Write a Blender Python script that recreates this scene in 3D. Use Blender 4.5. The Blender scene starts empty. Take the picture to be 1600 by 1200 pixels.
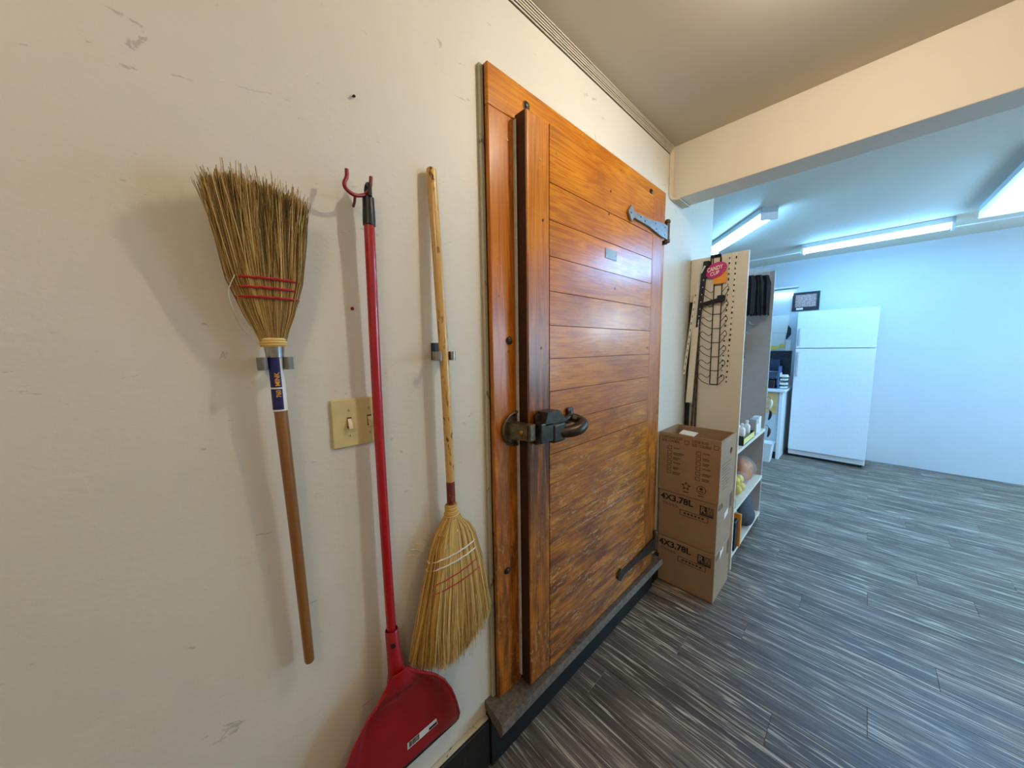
import bpy, bmesh, math, random
from mathutils import Vector, Matrix
random.seed(7)
S = bpy.context.scene
COL = S.collection
PI = math.pi

# ------------------------------------------------------------------ camera
CAM = Vector((0.8302, 0.0, 1.4563))
yaw, pitch, roll, FPX = 0.81710, 0.10727, -0.01361, 519.43
cy, sy, cp, sp = math.cos(yaw), math.sin(yaw), math.cos(pitch), math.sin(pitch)
fw = Vector((-sy*cp, cy*cp, -sp)); rt = Vector((cy, sy, 0)); up = rt.cross(fw)
c, s_ = math.cos(roll), math.sin(roll)
rt, up = rt*c + up*s_, up*c - rt*s_
cd = bpy.data.cameras.new('camera'); cam = bpy.data.objects.new('camera', cd); COL.objects.link(cam)
cd.sensor_width = 36.0; cd.lens = FPX/1600*36.0; cd.clip_start = 0.01
bk = -fw
cam.matrix_world = Matrix(((rt.x, up.x, bk.x, CAM.x), (rt.y, up.y, bk.y, CAM.y), (rt.z, up.z, bk.z, CAM.z), (0, 0, 0, 1)))
S.camera = cam

# ------------------------------------------------------------------ world, lights, exposure
w = bpy.data.worlds.new('world'); S.world = w; w.use_nodes = True
w.node_tree.nodes['Background'].inputs[0].default_value = (0.62, 0.80, 1.0, 1)
w.node_tree.nodes['Background'].inputs[1].default_value = 1.0
ld = bpy.data.lights.new('window_daylight', 'AREA'); ld.shape = 'RECTANGLE'; ld.size = .55; ld.size_y = .55
ld.energy = 22; ld.color = (0.50, 0.76, 1.0)
lo = bpy.data.objects.new('window_daylight', ld); COL.objects.link(lo)
lo.location = (2.95, 6.02, 1.90); lo.rotation_euler = (-PI/2, 0, 0)      # in the shop window, facing -Y
l2 = bpy.data.lights.new('shopfront_daylight', 'AREA'); l2.shape = 'RECTANGLE'; l2.size = 2.5; l2.size_y = 1.4
l2.energy = 100; l2.color = (0.42, 0.72, 1.0)
lo2 = bpy.data.objects.new('shopfront_daylight', l2); COL.objects.link(lo2)
lo2.location = (4.02, 4.0, 1.45); lo2.rotation_euler = (PI/2, 0, PI/2)   # in the shopfront window, facing -X
BULB_W, FILL_W, TUBE_W = 830.0, 16.5, 50.0
S.view_settings.view_transform = 'Standard'; S.view_settings.look = 'None'
S.view_settings.exposure = 0.15; S.view_settings.gamma = 1.0; S.view_settings.use_curve_mapping = False
S.cycles.use_denoising = True
S.cycles.max_bounces = 8; S.cycles.diffuse_bounces = 4; S.cycles.adaptive_threshold = 0.025; S.cycles.glossy_bounces = 3; S.cycles.transparent_max_bounces = 8

# ------------------------------------------------------------------ materials
def lin(r, g, b):
    f = lambda v: v/255/12.92 if v/255 <= .04045 else ((v/255+.055)/1.055)**2.4
    return (f(r), f(g), f(b), 1)
class N:
    def __init__(s, name):
        s.m = bpy.data.materials.new(name); s.m.use_nodes = True
        s.t = s.m.node_tree; s.b = s.t.nodes['Principled BSDF']
    def n(s, typ, ins=None, **kw):
        nd = s.t.nodes.new(typ)
        for k, v in kw.items(): setattr(nd, k, v)
        for k, v in (ins or {}).items(): s.put(nd.inputs[k], v)
        return nd
    def put(s, sock, v):
        if isinstance(v, bpy.types.NodeSocket): s.t.links.new(v, sock)
        else: sock.default_value = v
    def set(s, **kw):
        for k, v in kw.items(): s.put(s.b.inputs[k.replace('_', ' ')], v)
    def math(s, op, a, b=0.0, clamp=False):
        nd = s.n('ShaderNodeMath', operation=op, use_clamp=clamp); s.put(nd.inputs[0], a); s.put(nd.inputs[1], b); return nd.outputs[0]
    def mix(s, f, a, b, mode='MIX'):
        nd = s.n('ShaderNodeMix', data_type='RGBA', blend_type=mode)
        s.put(nd.inputs[0], f); s.put(nd.inputs[6], a); s.put(nd.inputs[7], b); return nd.outputs[2]
    def ramp(s, f, stops):
        nd = s.n('ShaderNodeValToRGB'); cr = nd.color_ramp
        while len(cr.elements) < len(stops): cr.elements.new(0.5)
        for e, (p, col) in zip(cr.elements, stops): e.position = p; e.color = col
        s.put(nd.inputs[0], f); return nd.outputs[0]
    def coord(s, scale=(1, 1, 1), rnd=0.0):
        tc = s.n('ShaderNodeTexCoord').outputs['Object']
        if rnd:
            oi = s.n('ShaderNodeObjectInfo').outputs['Random']
            cx = s.n('ShaderNodeCombineXYZ'); s.put(cx.inputs[0], s.math('MULTIPLY', oi, rnd)); s.put(cx.inputs[1], s.math('MULTIPLY', oi, rnd*1.7)); s.put(cx.inputs[2], s.math('MULTIPLY', oi, rnd*.6))
            va = s.n('ShaderNodeVectorMath', operation='ADD'); s.put(va.inputs[0], tc); s.put(va.inputs[1], cx.outputs[0]); tc = va.outputs[0]
        mp = s.n('ShaderNodeMapping'); s.put(mp.inputs['Vector'], tc); mp.inputs['Scale'].default_value = scale
        return mp.outputs[0]
    def noise(s, vec, scale, detail=4, rough=.55, dist=0.0):
        return s.n('ShaderNodeTexNoise', {'Vector': vec, 'Scale': scale, 'Detail': detail, 'Roughness': rough, 'Distortion': dist}).outputs[0]
    def bump(s, h, strength=.2, dist=.01):
        s.put(s.b.inputs['Normal'], s.n('ShaderNodeBump', {'Height': h, 'Strength': strength, 'Distance': dist}).outputs[0])
W1 = (1, 1, 1, 1)
def plain(name, rgb, rough=.5, metal=0.0, vary=.12, scale=30, bump=0.0, coat=0.0, rnd=0.0):
    k = N(name); col = lin(*rgb); v = k.coord(rnd=rnd)
    nz = k.noise(v, scale, 3)
    lo_ = tuple(x*(1-vary) for x in col[:3])+(1,); hi = tuple(min(1, x*(1+vary)) for x in col[:3])+(1,)
    k.set(Base_Color=k.ramp(nz, [(.3, lo_), (.7, hi)]), Roughness=rough, Metallic=metal, Coat_Weight=coat)
    if bump: k.bump(nz, bump, .003)
    return k.m
def emit(name, rgb, strength):
    k = N(name); k.set(Base_Color=(rgb[0], rgb[1], rgb[2], 1), Emission_Color=(rgb[0], rgb[1], rgb[2], 1), Emission_Strength=strength); return k.m
def glass(name, rgb=(235, 240, 245), rough=.05, alpha=.3):
    k = N(name); k.set(Base_Color=lin(*rgb), Roughness=rough, Alpha=alpha); return k.m

def wall_paint(name, rgb):
    k = N(name); col = lin(*rgb); v = k.coord()
    big = k.noise(v, 2.2, 4); sc = k.noise(k.coord((6, 2.6, 7)), 3.0, 8, .62, 1.5)
    base = k.ramp(big, [(.3, tuple(x*.95 for x in col[:3])+(1,)), (.7, tuple(min(1, x*1.03) for x in col[:3])+(1,))])
    mark = k.ramp(sc, [(.665, (0, 0, 0, 1)), (.70, W1)])
    sp = k.noise(k.coord((18, 9, 26)), 2.0, 6, .6, 1.0)
    mark2 = k.ramp(sp, [(.70, (0, 0, 0, 1)), (.74, W1)])
    c1 = k.mix(k.math('MULTIPLY', mark, .38), base, lin(120, 105, 92))
    c2 = k.mix(k.math('MULTIPLY', mark2, .35), c1, lin(135, 118, 95))
    k.set(Base_Color=c2, Roughness=.55)
    rel = k.noise(k.coord((1, 1, 1)), 120, 4); dent = k.noise(k.coord((4, 4, 9)), 6, 5)
    k.bump(k.math('ADD', k.math('MULTIPLY', rel, .25), dent), .18, .004)
    return k.m
def door_wood(name, grain, light, dark, wear=0.0, rough=.27, stain=0.0):
    k = N(name)
    sc = {'y': (7, .9, 20), 'z': (7, 20, .9)}[grain]; fs = {'y': (60, 9, 340), 'z': (60, 340, 9)}[grain]
    v = k.coord(sc, rnd=3.1)
    n1 = k.noise(v, .9, 3, .5, .6)
    rings = k.math('SINE', k.math('MULTIPLY', n1, 84.0)); rings = k.math('ADD', k.math('MULTIPLY', rings, .5), .5)
    pores = k.noise(k.coord(fs, rnd=1.3), 1.0, 3, .6)
    blot = k.noise(k.coord((3, 3, 3), rnd=2.0), 1.2, 4)
    g = k.math('ADD', k.math('MULTIPLY', rings, .30), k.math('MULTIPLY', pores, .70))
    c1 = k.ramp(g, [(.22, lin(*dark)), (.62, lin(*light))])
    hue = k.mix(k.ramp(blot, [(.35, (0, 0, 0, 1)), (.68, W1)]), c1, k.mix(1.0, c1, (.72, .60, .5, 1), 'MULTIPLY'))
    out = hue
    tcz = k.n('ShaderNodeSeparateXYZ'); k.put(tcz.inputs[0], k.n('ShaderNodeNewGeometry').outputs['Position'])
    if wear:
        low = k.n('ShaderNodeMapRange', {0: tcz.outputs[2], 1: 1.5, 2: .70, 3: 0.0, 4: 1.0}).outputs[0]
        ws = {'y': (60, 22, 95), 'z': (60, 70, 30)}[grain]
        wn = k.noise(k.coord(ws, rnd=2.7), 1.0, 5, .65, 1.2)
        wm = k.ramp(wn, [(.54, (0, 0, 0, 1)), (.62, W1)])
        big = k.ramp(k.noise(k.coord((4, 4, 6), rnd=1.9), 1.0, 3), [(.38, (0, 0, 0, 1)), (.62, W1)])
        scf = k.ramp(k.noise(k.coord((30, 6, 38) if grain == 'y' else (30, 38, 6), rnd=4.1), 1.0, 5, .6), [(.36, (0, 0, 0, 1)), (.60, W1)])
        out = k.mix(k.math('MULTIPLY', k.math('MULTIPLY', scf, low), .85), out, lin(98, 50, 21))
        out = k.mix(k.math('MULTIPLY', k.math('MULTIPLY', wm, low), k.math('MULTIPLY', big, wear)), out, lin(206, 158, 96))
    if stain:      # hand grime round the latch, its own blotchy patch on the stile
        d = k.math('SUBTRACT', tcz.outputs[2], 1.16); d = k.math('ABSOLUTE', d)
        msk = k.n('ShaderNodeMapRange', {0: d, 1: .56, 2: .15, 3: 0.0, 4: 1.0}).outputs[0]
        sn = k.ramp(k.noise(k.coord((10, 34, 4), rnd=.7), 1.0, 5, .6, .8), [(.28, (0, 0, 0, 1)), (.52, W1)])
        out = k.mix(k.math('MULTIPLY', k.math('MULTIPLY', sn, msk), stain), out, lin(52, 27, 14))
    dots = k.ramp(k.noise(k.coord((40, 26, 40), rnd=5.0), 1.0, 2), [(.75, (0, 0, 0, 1)), (.78, W1)])
    out = k.mix(k.math('MULTIPLY', dots, .7), out, lin(48, 24, 12))
    k.set(Base_Color=out, Roughness=k.math('ADD', k.math('MULTIPLY', blot, .16), rough-.06), Coat_Weight=.12, Coat_Roughness=.2, Specular_IOR_Level=.42)
    k.bump(k.math('ADD', k.math('MULTIPLY', pores, .6), blot), .10, .003)
    return k.m
def floor_mat():
    k = N('vinyl plank')
    v = k.coord((1.0, 17, 1), rnd=9.0)
    n1 = k.noise(v, 1.1, 3, .5, .5)
    rings = k.math('ADD', k.math('MULTIPLY', k.math('SINE', k.math('MULTIPLY', n1, 30.0)), .5), .5)
    streak = k.noise(k.coord((4.0, 115, 1), rnd=4.0), 1.0, 4, .6, .4)
    patch = k.noise(k.coord((1.4, 9, 1), rnd=6.0), 1.0, 4)
    base = k.ramp(patch, [(.3, lin(80, 68, 59)), (.52, lin(104, 91, 80)), (.72, lin(130, 116, 103))])
    base = k.mix(k.ramp(streak, [(.34, (.75, .75, .75, 1)), (.5, (0, 0, 0, 1))]), base, lin(50, 42, 37))
    fine = k.math('MULTIPLY', k.ramp(rings, [(.78, (0, 0, 0, 1)), (.97, W1)]), k.ramp(streak, [(.44, (0, 0, 0, 1)), (.58, W1)]))
    out = k.mix(k.math('MULTIPLY', fine, .8), base, lin(196, 184, 164))
    out = k.mix(k.math('MULTIPLY', k.ramp(streak, [(.60, (0, 0, 0, 1)), (.635, W1)]), .62), out, lin(206, 192, 170))
    k.set(Base_Color=out, Roughness=.40)
    k.bump(k.math('ADD', streak, k.math('MULTIPLY', rings, .4)), .12, .002)
    return k.m
def straw_mat(name, stops):
    k = N(name); a = k.n('ShaderNodeAttribute', attribute_name='shade').outputs['Fac']
    k.set(Base_Color=k.ramp(a, stops), Roughness=.6); return k.m
def peel_paint(name, rgb, under, thr=.6):
    k = N(name); nz = k.noise(k.coord((40, 40, 14)), 1.0, 6, .6, .6)
    k.set(Base_Color=k.ramp(nz, [(thr-.02, lin(*rgb)), (thr+.03, lin(*under))]), Roughness=.6); k.bump(nz, .5, .004); return k.m
def handle_wood(name, a, b, spots=None):
    k = N(name); v = k.coord((90, 90, 3)); nz = k.noise(v, 1.0, 4)
    out = k.ramp(nz, [(.3, lin(*a)), (.7, lin(*b))])
    if spots:
        sp_ = k.ramp(k.noise(k.coord((90, 90, 34)), 1.0, 4), [(.60, (0, 0, 0, 1)), (.64, W1)])
        g = k.ramp(k.noise(k.coord((5, 5, 5)), 1.0, 1), [(.42, (0, 0, 0, 1)), (.55, W1)])
        out = k.mix(k.math('MULTIPLY', sp_, g), out, lin(*spots))
    k.set(Base_Color=out, Roughness=.32, Coat_Weight=.3); return k.m

MT = {}
MT['wall'] = wall_paint('cream wall paint', (222, 214, 198))
MT['ceil'] = plain('ceiling paint', (206, 195, 176), .7, vary=.02, scale=3)
MT['header'] = plain('header paint', (218, 208, 190), .6, vary=.02, scale=4)
MT['wall2'] = plain('shop wall paint', (196, 202, 206), .6, vary=.02, scale=4)
MT['base'] = peel_paint('black baseboard paint', (26, 22, 19), (60, 50, 40), .66)
MT['chip'] = peel_paint('chipped cream paint', (196, 184, 158), (70, 58, 44), .6)
MT['floor'] = floor_mat(); MT['joint'] = plain('floor joint', (40, 36, 34), .8)
MT['plank'] = door_wood('varnished fir plank', 'y', (212, 134, 30), (172, 92, 18), wear=1.0, rough=.23)
MT['stile'] = door_wood('varnished fir stile', 'z', (212, 132, 28), (170, 90, 18), wear=.8, stain=.78)
MT['stile_r'] = door_wood('varnished fir hinge stile', 'z', (204, 124, 30), (164, 84, 18), wear=.6)
MT['frame'] = door_wood('varnished fir frame', 'z', (210, 128, 26), (174, 92, 16), wear=.6)
MT['frame_h'] = door_wood('varnished fir head frame', 'y', (218, 140, 24), (182, 100, 14))
MT['edge'] = plain('dark stained and shaded edge', (58, 28, 16), .5, vary=.3, scale=18)  # dark edge wood; on the slab side it carries painted shade
MT['caulk'] = peel_paint('grey green peeling paint', (182, 176, 150), (104, 92, 70), .64)
MT['gasket'] = plain('grey rubber gasket', (196, 190, 178), .6)
MT['sill'] = plain('worn sill wood', (92, 80, 67), .65, vary=.4, scale=70, bump=.4)
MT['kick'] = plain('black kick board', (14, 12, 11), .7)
MT['iron'] = plain('dark cast iron', (70, 62, 54), .36, .75, .3, 40, .12)
MT['keeper'] = plain('tarnished bronze casting', (112, 100, 80), .38, .75, .35, 50, .2)
MT['strap'] = plain('galvanised strap', (150, 152, 152), .38, .7, .2, 30)
MT['rust'] = plain('rusty hinge pin', (92, 70, 50), .5, .6, .35, 60)
MT['brass'] = plain('dull brass', (150, 122, 70), .4, .8)
MT['plate'] = plain('name plate', (140, 128, 112), .35, .5, .35, 220)
MT['straw'] = straw_mat('broom straw', [(0, lin(92, 62, 26)), (.35, lin(180, 134, 62)), (.7, lin(216, 172, 92)), (1, lin(236, 204, 132))])
MT['straw_d'] = straw_mat('grey old broom straw', [(0, lin(84, 62, 32)), (.4, lin(164, 130, 74)), (.75, lin(204, 168, 102)), (1, lin(228, 198, 136))])
MT['core'] = plain('broom core straw', (104, 76, 36), .8, vary=.3, scale=120)
MT['pole_b'] = handle_wood('brown varnished broom pole', (128, 82, 36), (150, 98, 48))
MT['pole_y'] = handle_wood('yellow worn broom pole', (202, 156, 84), (222, 180, 108), (104, 66, 26))
MT['red_t'] = plain('red twine', (176, 30, 34), .7); MT['white_t'] = plain('white twine', (222, 216, 204), .7)
MT['tin'] = plain('tin band', (170, 168, 162), .25, .9, .25, 60)
MT['lab_w'] = plain('white paper label', (232, 228, 218), .5, vary=.04); MT['lab_b'] = plain('navy label print', (28, 24, 92), .45, vary=.05)
MT['lab_o'] = plain('orange label print', (240, 168, 40), .5, vary=.03)
MT['lab_old'] = peel_paint('torn paper label', (228, 214, 184), (110, 66, 30), .52)
MT['lab_r'] = peel_paint('brown printed sleeve', (112, 44, 30), (190, 140, 80), .55)
MT['grey_p'] = plain('grey clip plastic', (120, 118, 114), .5); MT['black_p'] = plain('black plastic', (22, 21, 21), .42, vary=.1)
MT['red_p'] = plain('red pan plastic', (158, 15, 27), .34, vary=.06, scale=12, coat=.2); MT['red_m'] = plain('red enamelled tube', (176, 15, 28), .25, vary=.06, coat=.5)
MT['red_v'] = plain('red vinyl coat', (140, 14, 26), .4)
MT['ivory'] = plain('ivory switch plate', (212, 192, 136), .4, vary=.04); MT['toggle'] = plain('ivory toggle', (228, 212, 168), .35)
MT['slot'] = plain('dark slot', (60, 34, 22), .6)
MT['shading'] = plain('brown cable shading', (84, 70, 54), .7, vary=.2)
MT['cable'] = plain('off white cable', (222, 206, 178), .5, vary=.05)
def card(name, rgb):
    k = N(name); nz = k.noise(k.coord((8, 8, 160)), 1.0, 3); bl = k.noise(k.coord(), 7, 3); col = lin(*rgb)
    g = k.math('ADD', k.math('MULTIPLY', nz, .4), k.math('MULTIPLY', bl, .6))
    k.set(Base_Color=k.ramp(g, [(.3, tuple(x*.86 for x in col[:3])+(1,)), (.7, tuple(x*1.1 for x in col[:3])+(1,))]), Roughness=.8); return k.m
MT['card'] = card('brown cardboard', (164, 132, 102)); MT['ink'] = plain('black box ink', (34, 28, 26), .7); MT['ink_b'] = plain('brown box ink', (72, 48, 34), .8)
MT['ink_g'] = plain('grey box ink', (96, 86, 70), .8)
MT['paper'] = plain('white paper', (232, 228, 220), .7, vary=.03)
MT['melamine'] = plain('cream melamine', (222, 212, 194), .5, vary=.02, scale=6); MT['peg'] = plain('grey back board', (176, 172, 172), .6, vary=.04)
MT['wire'] = plain('black wire', (20, 18, 18), .35, .5); MT['pink'] = plain('magenta sign card', (196, 42, 116), .45, vary=.05)
MT['orange'] = plain('orange card', (240, 158, 50), .5, vary=.05); MT['cream_ink'] = plain('cream sign lettering', (246, 236, 216), .5, vary=.02)
MT['rail'] = plain('ivory price rail', (232, 224, 206), .4, vary=.06); MT['rail_d'] = plain('grey slotted rail', (110, 100, 86), .45, .4, .3, 120)
MT['clear'] = glass('clear plastic', (226, 230, 236), .12, .14); MT['hair'] = plain('black knit cloth', (18, 18, 24), .85, vary=.3)
MT['white_p'] = plain('white plastic', (228, 230, 232), .35, vary=.03); MT['yellow'] = plain('yellow fruit', (226, 196, 46), .4, vary=.15)
MT['yel_card'] = plain('yellow card', (232, 220, 130), .6); MT['amber'] = plain('brown loaf', (190, 104, 26), .6, vary=.2)
MT['dgrey'] = plain('dark grey fabric', (62, 64, 70), .8, vary=.15); MT['steel'] = plain('zinc peg hook', (200, 198, 194), .3, .9)
MT['white_e'] = plain('white enamel', (226, 230, 234), .3, vary=.02); MT['wood_b'] = plain('pine board', (214, 176, 112), .55, vary=.12, scale=14)
MT['screen'] = plain('dark screen', (26, 30, 40), .15); MT['blue_p'] = plain('blue plastic', (58, 92, 140), .5); MT['navy'] = plain('navy casing', (32, 44, 66), .4)
MT['pinkp'] = plain('pink paper', (238, 110, 180), .7); MT['yelp'] = plain('yellow paper', (242, 204, 84), .7); MT['greenp'] = plain('lime paper', (216, 236, 110), .7)
MT['teal'] = plain('teal glass', (70, 130, 130), .2); MT['brown_d'] = plain('dark brown card', (58, 40, 30), .7)
MT['bulb'] = emit('warm bulb', (1.0, .88, .71), BULB_W); MT['tube'] = emit('cool tube', (.21, .57, 1.0), TUBE_W); MT['tube_dim'] = emit('cool strip tube', (.6, .82, 1.0), 6.0); MT['fill_globe'] = emit('warm fill globe', (1.0, .86, .68), FILL_W)
MT['pale_art'] = plain('picture print', (170, 140, 130), .5, vary=.6, scale=60)

# ------------------------------------------------------------------ mesh helpers
WOFF = {}
class MB:
    def __init__(s): s.v = []; s.f = []; s.a = []; s.wn = False
    def add(s, vs, fs, a=None):
        o = len(s.v); s.v += [Vector(v) for v in vs]; s.f += [tuple(i+o for i in f) for f in fs]
        if a is not None: s.a += [a]*len(vs)
        return s
    def box(s, x0, x1, y0, y1, z0, z1, bev=0.0, seg=1):
        if bev:
            s.wn = True
            bm = bmesh.new(); bmesh.ops.create_cube(bm, size=1)
            for v in bm.verts: v.co = Vector(((x0+x1)/2+v.co.x*(x1-x0), (y0+y1)/2+v.co.y*(y1-y0), (z0+z1)/2+v.co.z*(z1-z0)))
            bmesh.ops.bevel(bm, geom=bm.edges[:], offset=bev, segments=seg, profile=.5, affect='EDGES')
            bm.verts.index_update()
            s.add([v.co.copy() for v in bm.verts], [[v.index for v in f.verts] for f in bm.faces]); bm.free(); return s
        return s.add([(x, y, z) for z in (z0, z1) for y in (y0, y1) for x in (x0, x1)],
                     [(0, 2, 3, 1), (4, 5, 7, 6), (0, 1, 5, 4), (2, 6, 7, 3), (0, 4, 6, 2), (1, 3, 7, 5)])
    def tube(s, pts, r, seg=8, cap=True, flat=1.0, a=None):
        pts = [Vector(p) for p in pts]; n = len(pts); rr = r if isinstance(r, (list, tuple)) else [r]*n
        vs, fs, prev = [], [], None
        for i, p in enumerate(pts):
            t = (pts[min(i+1, n-1)]-pts[max(i-1, 0)])
            t = t.normalized() if t.length > 1e-9 else Vector((0, 0, 1))
            if prev is None:
                ref = Vector((0, 0, 1)) if abs(t.z) < .9 else Vector((0, 1, 0))
                u = ref.cross(t).normalized()
            else:
                u = prev-t*prev.dot(t); u.normalize()
            prev = u; q = t.cross(u)
            for k in range(seg):
                an = 2*PI*k/seg; vs.append(p+u*(rr[i]*math.cos(an))+q*(rr[i]*math.sin(an)*flat))
        for i in range(n-1):
            for k in range(seg):
                k2 = (k+1) % seg; fs.append((i*seg+k, i*seg+k2, (i+1)*seg+k2, (i+1)*seg+k))
        if cap: fs.append(tuple(range(seg-1, -1, -1))); fs.append(tuple((n-1)*seg+k for k in range(seg)))
        return s.add(vs, fs, a)
    def lathe(s, o, axis, prof, seg=20):
        o = Vector(o); ax = Vector(axis).normalized(); ref = Vector((0, 0, 1)) if abs(ax.z) < .9 else Vector((1, 0, 0))
        u = ref.cross(ax).normalized(); q = ax.cross(u); vs, fs = [], []
        for r, h in prof:
            for k in range(seg):
                an = 2*PI*k/seg; vs.append(o+ax*h+u*(r*math.cos(an))+q*(r*math.sin(an)))
        for i in range(len(prof)-1):
            for k in range(seg):
                k2 = (k+1) % seg; fs.append((i*seg+k, i*seg+k2, (i+1)*seg+k2, (i+1)*seg+k))
        fs.append(tuple(range(seg-1, -1, -1))); fs.append(tuple((len(prof)-1)*seg+k for k in range(seg)))
        return s.add(vs, fs)
    def prism(s, poly, d):          # poly: list of 3-D points (planar), extruded by vector d
        d = Vector(d); n = len(poly); p = [Vector(q) for q in poly]
        return s.add(p+[q+d for q in p], [tuple(range(n-1, -1, -1)), tuple(range(n, 2*n))]+[(i, (i+1) % n, n+(i+1) % n, n+i) for i in range(n)])
    def build(s, name, mat, parent=None, origin=None, smooth=False, normals=True):
        off = Vector(origin) if origin is not None else (WOFF[parent.name].copy() if parent else Vector((0, 0, 0)))
        me = bpy.data.meshes.new(name); me.from_pydata([v-off for v in s.v], [], s.f); me.update()
        if normals:
            bm = bmesh.new(); bm.from_mesh(me); bmesh.ops.recalc_face_normals(bm, faces=bm.faces[:]); bm.to_mesh(me); bm.free()
        if s.a and len(s.a) == len(s.v):
            at = me.attributes.new('shade', 'FLOAT', 'POINT'); at.data.foreach_set('value', s.a)
        me.materials.append(MT[mat])
        if smooth:
            me.shade_smooth()
            try: me.set_sharp_from_angle(angle=math.radians(40))
            except Exception: pass
        o = bpy.data.objects.new(name, me); COL.objects.link(o)
        if smooth and s.wn:
            md = o.modifiers.new('wn', 'WEIGHTED_NORMAL'); md.keep_sharp = True; md.weight = 100
        if parent: o.parent = parent; o.location = off-WOFF[parent.name]
        else: o.location = off
        WOFF[o.name] = off
        return o
def thing(name, loc, label, cat, group=None, kind=None):
    o = bpy.data.objects.new(name, None); o.empty_display_size = .05; COL.objects.link(o); o.location = loc; WOFF[o.name] = Vector(loc)
    return tag(o, label, cat, group, kind)
def tag(o, label, cat, group=None, kind=None):
    o['label'] = label; o['category'] = cat
    if group: o['group'] = group
    if kind: o['kind'] = kind
    return o
def copy_tree(o, delta, label=None):
    def rec(a, par):
        b = a.copy(); COL.objects.link(b)
        if par: b.parent = par; b.matrix_parent_inverse = a.matrix_parent_inverse.copy()
        WOFF[b.name] = WOFF[a.name]+Vector(delta)
        for ch in a.children: rec(ch, b)
        return b
    b = rec(o, None); b.location = o.location+Vector(delta)
    if label: b['label'] = label
    return b
def bx(name, mat, parent, x0, x1, y0, y1, z0, z1, bev=0.0, seg=1, **kw):
    return MB().box(x0, x1, y0, y1, z0, z1, bev, seg).build(name, mat, parent, **kw)
def single(name, mat, mb, label, cat, group=None, kind=None, smooth=False):
    lo_ = Vector((min(v.x for v in mb.v)+max(v.x for v in mb.v), min(v.y for v in mb.v)+max(v.y for v in mb.v), 2*min(v.z for v in mb.v)))/2
    return tag(mb.build(name, mat, None, lo_, smooth=smooth), label, cat, group, kind)
def text_geo(txt, bold=0.0):
    cu = bpy.data.curves.new('t', 'FONT'); cu.body = txt; cu.size = 1; cu.offset = bold; cu.resolution_u = 3
    o = bpy.data.objects.new('t', cu); COL.objects.link(o)
    dg = bpy.context.evaluated_depsgraph_get(); me = bpy.data.meshes.new_from_object(o.evaluated_get(dg))
    vs = [v.co.copy() for v in me.vertices]; fs = [tuple(p.vertices) for p in me.polygons]
    bpy.data.objects.remove(o); bpy.data.curves.remove(cu); bpy.data.meshes.remove(me)
    x0 = min(v.x for v in vs); x1 = max(v.x for v in vs); y0 = min(v.y for v in vs); y1 = max(v.y for v in vs)
    return [((v.x-x0)/(x1-x0), (v.y-y0)/(y1-y0)) for v in vs], fs
def text_on(mb, txt, f, bold=0.0):      # f(u, v) with u, v in 0..1 -> world point
    uv, fs = text_geo(txt, bold); return mb.add([f(u, v) for u, v in uv], fs)
def poly_flat(mb, pts): return mb.add(pts, [tuple(range(len(pts)))])
def smooth_path(pts, n=6):
    P = [Vector(p) for p in pts]; out = []
    for i in range(len(P)-1):
        p0, p1, p2, p3 = P[max(i-1, 0)], P[i], P[i+1], P[min(i+2, len(P)-1)]
        for k in range(n):
            t = k/n; out.append(.5*((2*p1)+(p2-p0)*t+(2*p0-5*p1+4*p2-p3)*t*t+(3*p1-p0-3*p2+p3)*t**3))
    out.append(P[-1]); return out
def lerp_tab(tab, t):
    for (a, va), (b, vb) in zip(tab, tab[1:]):
        if (a <= t <= b) or (b <= t <= a):
            k = (t-a)/(b-a) if b != a else 0; return va+(vb-va)*k
    return tab[0][1] if abs(t-tab[0][0]) < abs(t-tab[-1][0]) else tab[-1][1]

# ------------------------------------------------------------------ the setting
CZ = 2.578
HY0, HY1, HZ = 2.065, 2.222, 2.292
YB = 6.0
def struct(name, mat, mb, label, cat='wall'):
    return single(name, mat, mb, label, cat, kind='structure')
fl = struct('floor', 'joint', MB().box(-1.3, 4.1, -1.5, YB+.1, -.08, -.004), 'dark grey brown wood-look vinyl plank floor', 'floor')
pm = {}
row = 0; y = -1.5; PW, PL = .152, 1.22
while y < YB:
    x = -1.3-[0, .47, .83, .21, .64, 1.02][row % 6]
    while x < 4.1:
        a, b = max(x, -1.3), min(x+PL, 4.1)
        if b-a > .02 and not (b < -.05 and y < 2.6) and a < 2.7:
            key = round(b-a, 3)
            if key not in pm:
                o = MB().box(0, key-.0012, 0, PW-.0012, -.005, 0, .0007).build('floor_plank', 'floor', None, (0, 0, 0)); pm[key] = o.data
            else:
                o = bpy.data.objects.new('floor_plank', pm[key]); COL.objects.link(o)
            o.parent = fl; o.location = Vector((a, y, 0))-WOFF[fl.name]; WOFF[o.name] = Vector((a, y, 0))
        x += PL
    y += PW; row += 1
struct('ceiling', 'ceil', MB().box(-1.3, 4.1, -1.5, YB+.1, CZ, CZ+.08), 'beige painted ceiling over hall and shop', 'ceiling')
struct('wall_left', 'wall', MB().box(-.12, 0, -1.5, 2.8, 0, CZ), 'scuffed cream wall hung with brooms')
struct('wall_header', 'header', MB().box(0, 2.3, HY0, HY1, HZ, CZ, .002), 'cream header beam over the opening to the shop', 'beam')
struct('wall_right', 'header', MB().box(2.3, 2.42, -1.5, HY1, 0, CZ), 'cream wall on the far side of hall')
struct('wall_rear', 'header', MB().box(0, 2.3, -1.5, -1.4, 0, CZ), 'cream wall at the closed end of hall')
bw = MB()
for a in ((-1.3, 2.65, 0, CZ), (3.25, 4.1, 0, CZ), (2.65, 3.25, 0, 1.6), (2.65, 3.25, 2.2, CZ)): bw.box(a[0], a[1], YB, YB+.1, a[2], a[3])
struct('wall_back', 'wall2', bw, 'pale wall at the back of the shop')
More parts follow.
